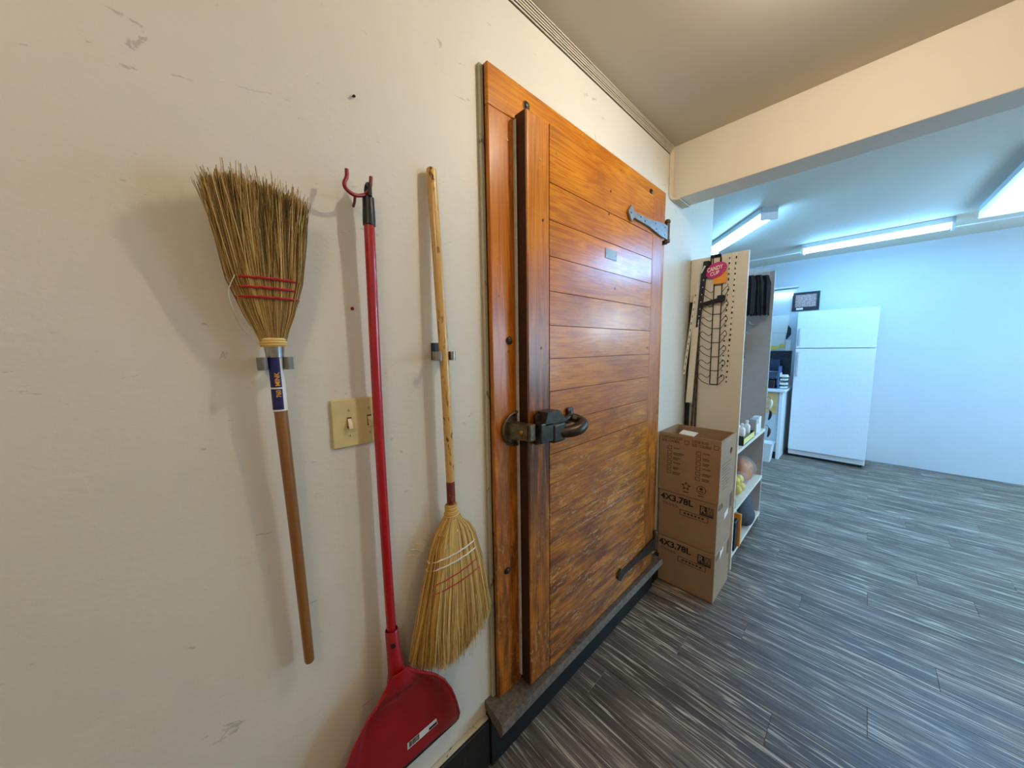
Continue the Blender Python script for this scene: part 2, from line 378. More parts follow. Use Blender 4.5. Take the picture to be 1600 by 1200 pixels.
struct('wall_shop_left', 'wall2', MB().box(-1.3, -1.2, 2.8, YB, 0, CZ), 'pale side wall of the shop')
rw = MB()
for a in ((HY1, 2.7, 0, CZ), (5.3, YB, 0, CZ), (2.7, 5.3, 0, .7), (2.7, 5.3, 2.2, CZ)): rw.box(4.0, 4.1, a[0], a[1], a[2], a[3])
struct('wall_shop_right', 'wall2', rw, 'pale far side wall of the shop')
wn2 = thing('window_2', (4.05, 4.0, .7), 'wide shopfront window in the far side wall', 'window', kind='structure')
for a in ((2.7, 2.74, .7, 2.2), (5.26, 5.3, .7, 2.2), (2.74, 5.26, .7, .74), (2.74, 5.26, 2.16, 2.2), (3.98, 4.02, .74, 2.16)): MB().box(4.03, 4.07, *a).build('window_frame', 'white_e', wn2)
struct('wall_shop_front', 'wall2', MB().box(2.42, 4.0, HY1-.1, HY1, 0, CZ), 'pale wall beside the opening into the shop')
struct('wall_shop_corner', 'wall2', MB().box(-1.2, -.12, 2.7, 2.8, 0, CZ), 'pale return wall behind the shelf unit')
wn = thing('window_1', (2.95, YB+.05, 1.6), 'shop window in the back wall', 'window', kind='structure')
fm = MB()
for a in ((2.65, 2.675, 1.6, 2.2), (3.225, 3.25, 1.6, 2.2), (2.675, 3.225, 1.6, 1.625), (2.675, 3.225, 2.175, 2.2)): fm.box(a[0], a[1], YB+.03, YB+.07, a[2], a[3])
fm.build('window_frame', 'white_e', wn); MB().box(2.675, 3.225, YB+.048, YB+.052, 1.625, 2.175).build('pane', 'clear', wn)

bb = thing('baseboard_left', (.01, .3, 0), 'black painted baseboard with chipped cream top edge', 'baseboard', kind='structure')
MB().box(0, .022, -1.4, .632, 0, .173, .003).build('board', 'base', bb)
MB().box(0, .016, -1.4, .632, .173, .182, .003).build('chipped_edge', 'chip', bb)
struct('baseboard_hall', 'base', MB().box(0, .022, 1.93, 2.79, 0, .168, .003), 'black baseboard behind the cardboard boxes', 'baseboard')

for a in ((2.74, 3.98), (4.02, 5.26)): MB().box(4.048, 4.052, a[0], a[1], .74, 2.16).build('pane', 'clear', wn2)
# ---- door frame (fixed) and door (moves)
fr = thing('trim_1', (.015, 1.29, .21), 'orange varnished timber frame round the cooler door', 'door frame', kind='structure')
FT = .032
for nm, a, m in (('frame_board', (.668, .800, .235, 2.160), 'frame'), ('frame_board', (1.745, 1.905, .235, 2.160), 'frame'), ('frame_board', (.668, 1.905, 2.161, 2.274), 'frame_h')):
    MB().box(.016, FT, a[0], a[1], a[2], a[3], .003, 2).build(nm, m, fr)
MB().box(.0, .016, .670, .69, .235, 2.272).build('edge_strip', 'edge', fr)
MB().box(.0, .012, .655, .671, .20, 2.276, .003).build('caulk_bead', 'caulk', fr)
MB().box(.0, .014, .671, 1.908, 2.272, 2.279, .002).build('caulk_bead', 'caulk', fr)
MB().box(.0, .016, .69, 1.905, 2.161, 2.272).build('backing', 'edge', fr)
MB().box(.001, .016, 1.75, 1.905, .235, 2.160).build('backing', 'edge', fr)
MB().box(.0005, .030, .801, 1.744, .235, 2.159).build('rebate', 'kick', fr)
for (by, bz, r) in ((.827, 2.222, .011), (1.724, 2.228, .011), (.738, 1.481, .010), (.713, .695, .009)):
    MB().lathe((FT, by, bz), (1, 0, 0), [(r*1.35, 0), (r*1.35, .002), (r, .0025), (r*.95, .006), (r*.5, .009)], 14).build('bolt', 'iron', fr, smooth=True)
for (by, bz) in ((.745, 2.09), (.70, 1.62)):
    MB().lathe((FT, by, bz), (1, 0, 0), [(.004, 0), (.003, .0012)], 10).build('nail_head', 'brass', fr)

sl = struct('trim_2', 'sill', MB().prism([(0, .628, .207), (.102, .612, .198), (.111, .612, .214), (.100, .62, .236), (0, .628, .236)], (0, 1.235, 0)), 'worn grey timber sill under the cooler door', 'door sill')
struct('trim_3', 'kick', MB().box(0, .030, .632, 1.90, 0, .198), 'black kick board below the door sill', 'kick board')

DX0, DX = .036, .085
dr = thing('door_1', (.06, 1.26, .245), 'heavy orange varnished plank cooler door with iron latch', 'door', kind='structure')
YL, YS0, YS1, YR, ZT, ZB = .772, .880, 1.642, 1.755, 2.170, .246
MB().box(DX0, DX, YL, YS0-.0006, ZB, ZT, .006, 3).build('stile', 'stile', dr, smooth=True)
MB().box(DX0, DX, YS1+.0006, YR, ZB, ZT, .006, 3).build('stile', 'stile_r', dr, smooth=True)
MB().box(DX0+.002, DX-.003, YL-.0015, YL+.001, ZB+.003, ZT-.003).build('shaded_edge', 'edge', dr)  # shade on the side facing away from the bulb, painted as dark colour
MB().box(DX0, DX-.006, YS0, YS1, ZB, ZT-.002).build('core_panel', 'edge', dr)
zs = [ZB, .300, .412, .523, .634, .745, .856, .967, 1.078, 1.190, 1.304, 1.418, 1.532, 1.646, 1.760, 1.876, 1.992, ZT]
for i in range(len(zs)-1):
    dx = random.uniform(-.0006, .0004)
    MB().box(DX-.012, DX+dx, YS0, YS1, zs[i]+.0010, zs[i+1]-.0010, .0005).build('plank', 'plank', dr)
MB().box(.033, .046, .7645, .7703, ZB+.02, ZT-.015, .002).build('gasket', 'gasket', dr)
npl = MB().box(DX, DX+.002, 1.222, 1.308, 1.812, 1.85, .0006).build('name_plate', 'plate', dr)
for yy in (1.23, 1.30): MB().lathe((DX+.002, yy, 1.831), (1, 0, 0), [(.003, 0), (.002, .001)], 8).build('rivet', 'brass', npl)
for (yy, zz, mm) in ((.835, 2.045, 'brass'), (.915, 2.093, 'brass'), (.846, 1.865, 'iron'), (.835, 1.455, 'iron'), (1.245, 1.985, 'iron'), (1.30, 1.70, 'iron'), (1.255, 2.075, 'iron'), (1.62, 1.45, 'iron')):
    MB().lathe((DX, yy, zz), (1, 0, 0), [(.0045, 0), (.0042, .0012), (.0015, .0014)], 10).build('screw', mm, dr)
def hinge(zc, ysc, flip, mat):
    y0, y1 = 1.362+ysc, 1.765+ysc
    t = .034*flip
    top = [(y0, zc+.004), (y0+.026, zc+.034), (y0+.050, zc+.012), (y0+.20, zc+.016), (y1-.08, zc+.031), (y1, zc+.034)]
    bot = [(y1, zc-.034), (y1-.08, zc-.031), (y0+.20, zc-.016), (y0+.050, zc-.012), (y0+.030, zc-.032), (y0+.004, zc-.008)]
    h = MB().prism([(DX+.003, a, b) for a, b in top+bot], (.008, 0, 0)).build('hinge_strap', mat, dr)
    for a, b in ((y0+.02, 0), (y0+.11, .004), (y0+.15, -.004), (y0+.26, .012), (y0+.27, -.012), (y1-.035, .018), (y1-.035, -.018)):
        MB().lathe((DX+.011, a, zc+b), (1, 0, 0), [(.0042, 0), (.0032, .0016)], 8).build('strap_screw', 'iron', h)
    MB().lathe((DX+.004, y1+.012, zc-.046), (0, 0, 1), [(.011, 0), (.014, .002), (.014, .016), (.0115, .018), (.0115, .096), (.014, .098), (.014, .108), (.009, .114)], 14).build('hinge_pin', 'rust', h, smooth=True)
    MB().box(.030, DX+.004, y1-.004, y1+.020, zc-.052, zc-.034, .003).build('hinge_bracket', 'iron', h)
hinge(2.028, .022, 1, 'strap'); hinge(.366, .0, 1, 'iron')

# latch keeper on the frame
kp = thing('latch_keeper', (FT, .745, 1.187), 'tarnished latch keeper bolted to the door frame', 'latch')
m = MB(); pr_ = []
for k in range(25):
    an = PI*.5+PI*k/24; pr_.append((FT, .765+.066*math.cos(an), 1.188+.056*math.sin(an)))
m.prism(pr_, (.006, 0, 0)).build('escutcheon', 'keeper', kp)
MB().tube([(FT+.008,)+tuple(p[1:]) for p in pr_], .0045, 6).build('rim', 'keeper', kp, smooth=True)
MB().prism([(FT+.004, .718, 1.158), (FT+.004, .718, 1.216), (.108, .740, 1.210), (.108, .740, 1.162)], (0, .032, 0)).build('arm', 'keeper', kp)
MB().lathe((.088, .733, 1.186), (.15, -.95, .0), [(.010, 0), (.009, .005), (.004, .008)], 12).build('bolt', 'brass', kp, smooth=True)
MB().box(.088, .118, .744, .772, 1.158, 1.213, .003).build('catch', 'keeper', kp)
for zz in (1.236, 1.140): MB().lathe((FT+.006, .752, zz), (1, 0, 0), [(.006, 0), (.004, .003)], 10).build('screw', 'iron', kp)
# latch body and pull on the door
lt = MB().box(DX+.0003, .104, .790, .915, 1.135, 1.238, .006, 2).build('latch', 'iron', dr, smooth=True)
MB().box(.100, .135, .778, .842, 1.146, 1.214, .006, 2).build('latch_case', 'iron', lt, smooth=True)
MB().prism([(.090, .800, 1.212), (.090, .812, 1.246), (.090, .872, 1.246), (.090, .915, 1.204), (.090, .800, 1.204)], (.045, 0, 0)).build('latch_hood', 'iron', lt)
MB().box(.098, .138, .838, .905, 1.136, 1.204, .010, 3).build('latch_body', 'iron', lt, smooth=True)
pull = smooth_path([(.118, .880, 1.168), (.140, .905, 1.166), (.156, .940, 1.172), (.156, .970, 1.180), (.142, .990, 1.188), (.122, .994, 1.194), (.104, .984, 1.200)], 6)
MB().tube(pull, [.017+.005*math.sin(PI*min(1, i/(len(pull)-1)*1.25)) for i in range(len(pull))], 12).build('pull_handle', 'iron', lt, smooth=True)
MB().tube(smooth_path([(.102, .905, 1.192), (.100, .945, 1.198), (.096, .975, 1.206), (.092, .980, 1.222)], 5), .013, 10).build('back_bar', 'iron', lt, smooth=True)
MB().box(DX+.0003, .096, .968, 1.004, 1.176, 1.236, .005, 2).build('mounting_foot', 'iron', lt, smooth=True)
MB().lathe((.096, .987, 1.212), (1, 0, 0), [(.006, 0), (.004, .003)], 10).build('foot_screw', 'brass', lt)

# ------------------------------------------------------------------ cables
struct('cable_shade', 'shading', MB().box(0, .0016, -1.39, 2.058, 2.520, CZ-.0005), 'thin dark batten strip added behind the cables to darken their gaps', 'trim')  # added dark strip, paints shade into the gaps between the cables
pos = ['lowest', 'second lowest', 'third lowest', 'third highest', 'second highest', 'highest']
for i in range(6):
    z = 2.5245+.0098*i; yd = 2.013+.0088*i; xu = .006+.0072*i; wv = lambda t: .0007*math.sin(t*5+i*2)
    pts = [(.0048, -1.39, z)]+[(.0048, -1.2+k*.2, z+wv(k)) for k in range(16)]+[(.0048, yd-.012, z), (.0048, yd-.003, z-.004), (.0048, yd, z-.014)]
    pts += [(.0048, yd, 2.45+wv(1)), (.0048, yd+wv(2), 2.38), (.0048, yd, 2.305), (.5*(.0048+xu), min(yd+.012, 2.06), 2.29), (xu, 2.062, 2.2872), (xu, 2.08, 2.2868), (xu, 2.224, 2.2868), (xu, 2.2275, 2.294), (xu, 2.2275, CZ)]
    single('cable', 'cable', MB().tube(pts, .0027, 6), 'thin off-white cable along the ceiling edge, '+pos[i]+' of six', 'cable', 'cables along the ceiling edge', smooth=True)

# ------------------------------------------------------------------ small wall fixings
m = MB().tube([(-.004, .302, 2.024), (.004, .3015, 2.022), (.009, .301, 2.019)], [.0022, .0022, .003], 7)
single('nail', 'kick', m, 'small dark bent nail high on the wall', 'nail')
m = MB().lathe((0, .271, 1.553), (1, 0, 0), [(.004, 0), (.0042, .0015), (.002, .003)], 10)
single('wall_plug', 'red_v', m, 'small red wall plug left of the dustpan pole', 'wall plug')

# switch plate
sw = thing('light_switch', (.003, .266, 1.231), 'ivory double light switch plate behind the red dustpan pole', 'light switch')
PY0, PY1, PZ0, PZ1 = .2085, .3245, 1.229, 1.344
MB().box(.0003, .0065, PY0, PY1, PZ0, PZ1, .0035, 3).build('plate', 'ivory', sw, smooth=True)
for yy in (.2465, .2925):
    MB().box(.0060, .0069, yy-.0052, yy+.0052, 1.274, 1.300).build('toggle_slot', 'slot', sw)
    MB().prism([(.0066, yy-.004, 1.283), (.0066, yy-.004, 1.297), (.0150, yy-.004, 1.286), (.0195, yy-.004, 1.2745), (.0155, yy-.004, 1.272)], (0, .008, 0)).build('toggle', 'toggle', sw)
    for zz in (1.317, 1.2565):
        q = MB().lathe((.0065, yy, zz), (1, 0, 0), [(.0036, 0), (.0030, .0012), (.0012, .0015)], 10).build('screw', 'ivory', sw, smooth=True)
        MB().box(.0078, .0082, yy-.0005, yy+.0005, zz-.003, zz+.003).build('screw_slot', 'slot', q)

# ------------------------------------------------------------------ brooms
def strands(mb, n, ax, hwl, hwr, hd, z_neck, z_tip, tipfn, jit, r0, up_, splay_every=40):
    # ax(z)->(x,y); hwl/hwr(z) widths left and right of the axis; strands run z_neck -> z_tip
    for i in range(n):
        u = random.uniform(-1, 1); w_ = random.uniform(-1, 1)*math.sqrt(max(.05, 1-u*u*.8))
        if i % 3 == 0: w_ = math.copysign(math.sqrt(max(.05, 1-u*u*.8))*random.uniform(.92, 1.05), 1)
        zt = tipfn(u)+random.gauss(0, .007)*(1 if random.random() < .8 else 2.2)
        stray = random.random() < 1/splay_every
        j1, j2 = random.gauss(0, jit), random.gauss(0, jit*.6)
        if stray: j1 *= 1.6; j2 = abs(j2)*1.6
        sh = min(1, max(0, random.gauss(.54, .30)))
        pts = []; TS = (0, .05, .11, .2, .45, .75, 1)
        bend = random.gauss(0, jit*.5)
        for t in TS:
            z = z_neck+(zt-z_neck)*t; x, y = ax(z)
            hw = hwr(z) if u > 0 else hwl(z)
            pts.append((max(.0025, x+w_*hd(z)+j2*t*t), y+u*hw+j1*t*t+bend*math.sin(PI*t), z))
        r = r0*random.uniform(.7, 1.25)
        mb.tube(pts, [r, r, r, r, r*.9, r*.75, r*.45], 3, cap=False, a=sh)
    return mb
def core(ax, hwl, hwr, hd, za, zb, n=8):
    mb = MB(); SEG = 16; vs, fs = [], []
    for i in range(n+1):
        z = za+(zb-za)*i/n; x, y = ax(z)
        for k in range(SEG):
            an = 2*PI*k/SEG; cu_, su = math.cos(an), math.sin(an)
            vs.append((max(.002, x+.80*hd(z)*su), y+.90*cu_*(hwr(z) if cu_ > 0 else hwl(z)), z))
    for i in range(n):
        for k in range(SEG): fs.append((i*SEG+k, i*SEG+(k+1) % SEG, (i+1)*SEG+(k+1) % SEG, (i+1)*SEG+k))
    fs.append(tuple(range(SEG))); fs.append(tuple(n*SEG+k for k in range(SEG)))
    return mb.add(vs, fs)
def stitch(mb, ax, hwl, hwr, hd, za, zb_, r, wob=.0006):
    pts = []; n = 44
    for k in range(n+1):
        an = 2*PI*k/n; u = math.cos(an); z = za+(zb_-za)*(u+1)/2; x, y = ax(z)
        pts.append((max(.003, x+(hd(z)+.0040)*math.sin(an)), y+u*((hwr(z) if u > 0 else hwl(z))+.0035), z+wob*math.sin(k*2.1)))
    return mb.tube(pts, r, 6, cap=False)

# left broom: head up
b1 = thing('broom', (.02, .1257, .765), 'corn broom hung head up with brown pole and navy paper label', 'broom', 'corn brooms hung on the wall')
ax1 = lambda z: (.032+.010*max(0, (z-1.47)/.3), .1105-.0187*(z-1.432))
hw1 = lambda z: lerp_tab([(1.466, .0175), (1.49, .024), (1.553, .0446), (1.587, .0503), (1.66, .060), (1.76, .070)], z)
hd1 = lambda z: lerp_tab([(1.466, .016), (1.553, .020), (1.60, .021), (1.78, .030)], z)
strands(MB(), 2600, ax1, hw1, hw1, hd1, 1.468, 1.77, lambda u: 1.742-.010*max(0, u)+.004*math.sin(u*9), .0085, .00115, 12).build('bristles', 'straw_d', b1, normals=False)['kind'] = 'stuff'
core(ax1, hw1, hw1, hd1, 1.470, 1.705).build('bristle_core', 'core', b1, smooth=True)
for zz in (1.587, 1.570, 1.553):
    stitch(MB(), ax1, hw1, hw1, hd1, zz, zz, .0025).build('stitch', 'red_t', b1, smooth=True)
PB = [(.020, .1257, .777), (.024, .119, 1.1), (.030, .1118, 1.36), (.032, .1105, 1.47)]
MB().tube([(.0195, .1260, .769), (.0196, .1259, .772)]+smooth_path(PB, 6), [.006, .0088]+[.0098+.0022*min(1, i/14) for i in range(19)], 16).build('handle', 'pole_b', b1, smooth=True)
MB().lathe((.0318, .1110, 1.443), (.0, -.0187, 1), [(.0150, 0), (.0158, .010), (.0172, .022), (.0175, .024)], 20).build('metal_band', 'tin', b1, smooth=True)
nk = MB()
for k in range(3):
    pts = [(.0322+.0190*math.sin(2*PI*q/24), .1099+.0190*math.cos(2*PI*q/24), 1.4665+.005*k) for q in range(25)]
    nk.tube(pts, .0036, 6, cap=False, a=.72+.1*k)
nk.build('neck_wrap', 'straw', b1, smooth=True)
def cyl_map(r, z0, z1, cen, a0):            # wrap print on the pole: u along the pole, v round it
    def f(u, v, da):
        z = z0+(z1-z0)*u; cx, cy_ = cen(z); an = a0+da*(v-.5); return (cx+r*math.cos(an), cy_+r*math.sin(an), z)
    return f
cen1 = lambda z: (lerp_tab([(1.36, .030), (1.47, .032)], z), lerp_tab([(1.36, .1118), (1.47, .1105)], z))
lab = MB().tube([(cen1(z)[0], cen1(z)[1], z) for z in (1.338, 1.39, 1.446)], .01255, 20).build('paper_label', 'lab_w', b1, smooth=True)
A0 = math.atan2(-.11, .80)
fmap = cyl_map(.01285, 1.341, 1.443, cen1, A0-.32)
def patch(u0, u1, v0, v1, f, da, nu=6, nv=10):
    mb = MB(); vs = [f(u0+(u1-u0)*i/nu, v0+(v1-v0)*j/nv, da) for i in range(nu+1) for j in range(nv+1)]
    return mb.add(vs, [(i*(nv+1)+j, i*(nv+1)+j+1, (i+1)*(nv+1)+j+1, (i+1)*(nv+1)+j) for i in range(nu) for j in range(nv)])
patch(0, .40, 0, 1, fmap, 1.7).build('label_band', 'lab_b', lab, smooth=True); patch(.43, 1, 0, 1, fmap, 1.7).build('label_band', 'lab_b', lab, smooth=True)
fm2 = cyl_map(.0137, 1.341, 1.443, cen1, A0-.32)
tm = MB(); text_on(tm, 'MINK', lambda u, v: fm2(.46+.26*u, .50+.36*(1-v), 1.7), .02); text_on(tm, '760', lambda u, v: fm2(.24+.14*u, .50+.36*(1-v), 1.7), .02)
tm.build('label_print', 'lab_o', lab)
MB().tube(smooth_path([(.055, .060, 1.588), (.05, .05, 1.56), (.04, .054, 1.53), (.02, .062, 1.505), (.012, .075, 1.485)], 5), .0006, 5).build('loose_thread', 'rail', b1)

# right broom: head down
b2 = thing('broom', (.03, .47, .55), 'corn broom hung head down with yellow worn pole beside the door', 'broom', 'corn brooms hung on the wall')
ax2 = lambda z: (.030+.004*max(0, (.97-z)/.4), lerp_tab([(.54, .487), (.80, .500), (.97, .501)], z))
L2 = [(.56, .365), (.618, .357), (.70, .380), (.80, .407), (.866, .423), (.92, .437), (.950, .455), (.972, .478), (.985, .482)]
R2 = [(.56, .615), (.60, .620), (.65, .619), (.74, .606), (.814, .595), (.874, .579), (.914, .571), (.945, .552), (.962, .530), (.985, .522)]
hl2 = lambda z: ax2(z)[1]-lerp_tab(L2, z); hr2 = lambda z: lerp_tab(R2, z)-ax2(z)[1]
hd2 = lambda z: lerp_tab([(.55, .030), (.80, .024), (.93, .020), (.985, .015)], z)
tip2 = lambda u: lerp_tab([(-1, .618), (-.7, .586), (-.3, .561), (.0, .563), (.35, .578), (.7, .600), (.9, .618), (1, .635)], u)
strands(MB(), 3000, ax2, hl2, hr2, hd2, .978, .55, tip2, .006, .00115, 12).build('bristles', 'straw', b2, normals=False)['kind'] = 'stuff'
core(ax2, hl2, hr2, hd2, .972, .635).build('bristle_core', 'core', b2, smooth=True)
for za, zb_, mm in ((.870, .882, 'white_t'), (.848, .858, 'white_t'), (.806, .824, 'red_t'), (.782, .792, 'red_t')):
    stitch(MB(), ax2, hl2, hr2, hd2, za, zb_, .0020 if mm == 'white_t' else .0014).build('stitch', mm, b2, smooth=True)
PP = [(.030, .501, .965), (.028, .502, 1.08), (.024, .498, 1.44), (.006, .4905, 1.913)]
pp = smooth_path(PP, 6)
MB().tube(pp+[(.0057, .4905, 1.920), (.0056, .4905, 1.924)], [.0112+.0022*min(1, i/14) for i in range(19)]+[.0125, .008], 16).build('handle', 'pole_y', b2, smooth=True)
def along(P, z):
    for a, b in zip(P, P[1:]):
        if a[2] <= z <= b[2]:
            k = (z-a[2])/(b[2]-a[2]); return tuple(a[q]+(b[q]-a[q])*k for q in range(3))
    return P[-1]
MB().tube([along(pp, z) for z in (1.012, 1.045, 1.078)], .0122, 16).build('printed_sleeve', 'lab_r', b2, smooth=True)
MB().tube([along(pp, z) for z in (1.392, 1.42, 1.458)], .0128, 16).build('paper_label', 'lab_old', b2, smooth=True)
nk = MB()
for k in range(7):
    cx, cy_ = .030, .501; rr = .0165 if k < 3 else .0140
    nk.tube([(cx+rr*.95*math.sin(2*PI*q/24), cy_+rr*1.2*math.cos(2*PI*q/24), .975+.0055*k) for q in range(25)], .0034, 6, cap=False, a=.75 if k % 2 else .5)
nk.build('neck_wrap', 'straw', b2, smooth=True)
m = MB()
for k in range(5):
    y0, z0 = .40+.01*k, .93-.03*k; m.tube([(.012, .44-.008*k, .93-.012*k), (.016, .428-.012*k, .945-.01*k), (.02, .415-.012*k, .957-.012*k)], .0008, 3, cap=False, a=.8)
m.build('loose_straw', 'straw', b2, normals=False)

b1.location += Vector((.011, -.002, .002)); b2.location += Vector((.012, -.007, .003))      # held off the wall by the clips
# spring clips
def clip(y, z, lab_, rx, metal, ex=.011):
    t = thing('broom_clip', (.0, y, z), lab_, 'clip', 'broom clips on the wall')
    MB().box(.0004, .004, y-.017, y+.017, z-.012, z+(.036 if metal else .012), .001).build('base', 'black_p' if metal else 'grey_p', t)
    for s in (-1, 1):
        y_in = rx+.0015
        path = smooth_path([(.004, y+s*.010, z), (.012, y+s*(y_in+.003), z), (.028+ex, y+s*(y_in+.002), z), (.040+ex, y+s*(y_in), z), (.046+ex, y+s*(y_in+.004), z), (.043+ex, y+s*(y_in+.010), z), (.036+ex, y+s*(y_in+.013), z)], 4)
        mb = MB(); vs = []; n = len(path)
        for i, p in enumerate(path):
            t_ = (path[min(i+1, n-1)]-path[max(i-1, 0)]).normalized(); nn = Vector((-t_.y, t_.x, 0))*.0016
            for dz in (-.012, .012):
                vs += [p+nn+Vector((0, 0, dz)), p-nn+Vector((0, 0, dz))]
        fs = []
        for i in range(n-1):
            a = i*4; b = a+4; fs += [(a, b, b+1, a+1), (a+2, a+3, b+3, b+2), (a, a+2, b+2, b), (a+1, b+1, b+3, a+3)]
        fs += [(0, 1, 3, 2), ((n-1)*4, (n-1)*4+2, (n-1)*4+3, (n-1)*4+1)]
        mb.add(vs, fs).build('spring_arm', 'tin' if metal else 'grey_p', t)
clip(.1082, 1.433, 'grey plastic spring clip gripping the broom with navy label', .0135, False)
clip(.489, 1.438, 'metal spring clip gripping the yellow broom pole', .0140, True)

# ------------------------------------------------------------------ hook and dustpan
hk = thing('tool_hook', (0, .285, 1.79), 'dark red coated double prong hook above the light switch', 'hook')
MB().tube(smooth_path([(.048, .262, 1.838), (.050, .2605, 1.822), (.052, .254, 1.806), (.050, .259, 1.796), (.046, .276, 1.791), (.043, .295, 1.797), (.042, .306, 1.806), (.041, .313, 1.822), (.040, .316, 1.843)], 5), .0040, 10).build('prongs', 'red_v', hk, smooth=True)
MB().tube([(0, .288, 1.785), (.02, .284, 1.787), (.046, .277, 1.791)], .003, 8).build('stem', 'red_v', hk, smooth=True)

dp = thing('dustpan', (.04, .305, .30), 'red long-handled dustpan hanging from the red hook', 'dustpan')
HT = [(.040, .3065, .63), (.034, .3060, .75), (.030, .3050, 1.25), (.036, .3075, 1.742)]
MB().tube(smooth_path(HT, 4), .0118, 16).build('pole', 'red_m', dp, smooth=True)
gp = MB().tube([(.036, .3075, 1.737), (.036, .3076, 1.742), (.037, .308, 1.770), (.0370, .308, 1.772), (.0375, .3082, 1.797), (.0376, .3083, 1.800)], [.0135, .0138, .0132, .0128, .0124, .009], 16).build('grip', 'black_p', dp, smooth=True)
MB().tube(smooth_path([(.0285, .308, 1.795), (.0275, .308, 1.812), (.032, .308, 1.823), (.040, .308, 1.825), (.0495, .308, 1.819), (.0500, .308, 1.797)], 4), .0045, 8).build('hanging_loop', 'black_p', gp, smooth=True)
# socket
sk = MB().tube([(.036, .306, .738), (.036, .306, .735), (.040, .3065, .68), (.050, .3065, .63), (.048, .3065, .60)], [.0150, .0165, .0172, .0205, .024], 18, cap=False, flat=1.0)
sko = sk.build('socket', 'red_p', dp, smooth=True)
MB().lathe((.056, .300, .706), (.9, -.35, 0), [(.006, -.004), (.006, .0005)], 10).build('rivet_hole', 'kick', sko)
# pan shell: profile grid (t down the pan, s across), closed with a back skin
PYC = .307
wt = [(.645, .018), (.62, .034), (.60, .058), (.57, .092), (.53, .122), (.48, .146), (.42, .164), (.36, .180), (.305, .188)]
def pan_x(z, s, w_):
    t = (.645-z)/.34; d = abs(s)
    rim = lerp_tab([(0, .064), (.15, .076), (.6, .074), (.85, .056), (1, .034)], t)
    floor_ = lerp_tab([(0, .062), (.10, .068), (.20, .052), (.30, .036), (1, .030)], t)
    edge = max(0, min(1, (d-.60)/.34)); edge = edge*edge*(3-2*edge)
    top = max(0, 1-t/.34); top = top*top*(3-2*top)
    hump = .016*math.exp(-(s*w_/.034)**2)*max(0, 1-t/.42)**1.2
    return floor_+(rim-floor_)*max(edge, top*.9)+hump
NZ, NS = 34, 40
def pan_pts(dx):
    vs = []
    for i in range(NZ+1):
        z = .645-(.34)*i/NZ; w_ = lerp_tab(wt, max(.305, z))
        for j in range(NS+1):
            s = -1+2*j/NS; vs.append((pan_x(z, s, w_)+dx, PYC+s*w_, z))
    return vs
m = MB(); A = pan_pts(0); B = pan_pts(-.003); M_ = NS+1; o2 = len(A)
fs = []
for i in range(NZ):
    for j in range(NS):
        a = i*M_+j; fs += [(a, a+1, a+M_+1, a+M_), (o2+a, o2+a+M_, o2+a+M_+1, o2+a+1)]
for i in range(NZ):
    for j in (0, NS):
        a = i*M_+j; fs.append((a, a+M_, o2+a+M_, o2+a))
for j in range(NS):
    for i in (0, NZ):
        a = i*M_+j; fs.append((a, a+1, o2+a+1, o2+a))
pn = m.add(A+B, fs).build('pan', 'red_p', dp, smooth=True)
for s in (-1, 1):
    MB().tube([(pan_x(z, 1, 1), PYC+s*lerp_tab(wt, z), z) for z in [.635-.0118*k for k in range(28)]], .0034, 6).build('rim', 'red_p', pn, smooth=True)
MB().box(.022, .031, PYC-.190, PYC+.190, .296, .308, .002).build('rubber_lip', 'black_p', dp)
# sticker on the pan floor
st = MB(); SX = .0325
def on_pan(u, v, d=0): return (.0322+.004*(v-.0)*0+d+max(0, pan_x(.372+.026*v, (.245+.10*u-PYC)/.175, .175)-.0315), .332+.10*u, .352+.022*v)
patch_vs = [on_pan(i/10, j/3, .0008) for i in range(11) for j in range(4)]
st.add(patch_vs, [(i*4+j, i*4+j+1, (i+1)*4+j+1, (i+1)*4+j) for i in range(10) for j in range(3)])
sto = st.build('barcode_sticker', 'lab_w', pn)
bc = MB(); u = .05
while u < .34:
    wdt = random.choice((.008, .014, .022)); poly_flat(bc, [on_pan(a, b, .0012) for a, b in ((u, .15), (u+wdt, .15), (u+wdt, .95), (u, .95))]); u += wdt+random.choice((.008, .014))
for (a, b, c_, d_) in ((.66, .92, .1, .5),): poly_flat(bc, [on_pan(p, q, .0012) for p, q in ((a, c_), (b, c_), (b, d_), (a, d_))])
bc.build('barcode', 'ink', sto)['kind'] = 'stuff'

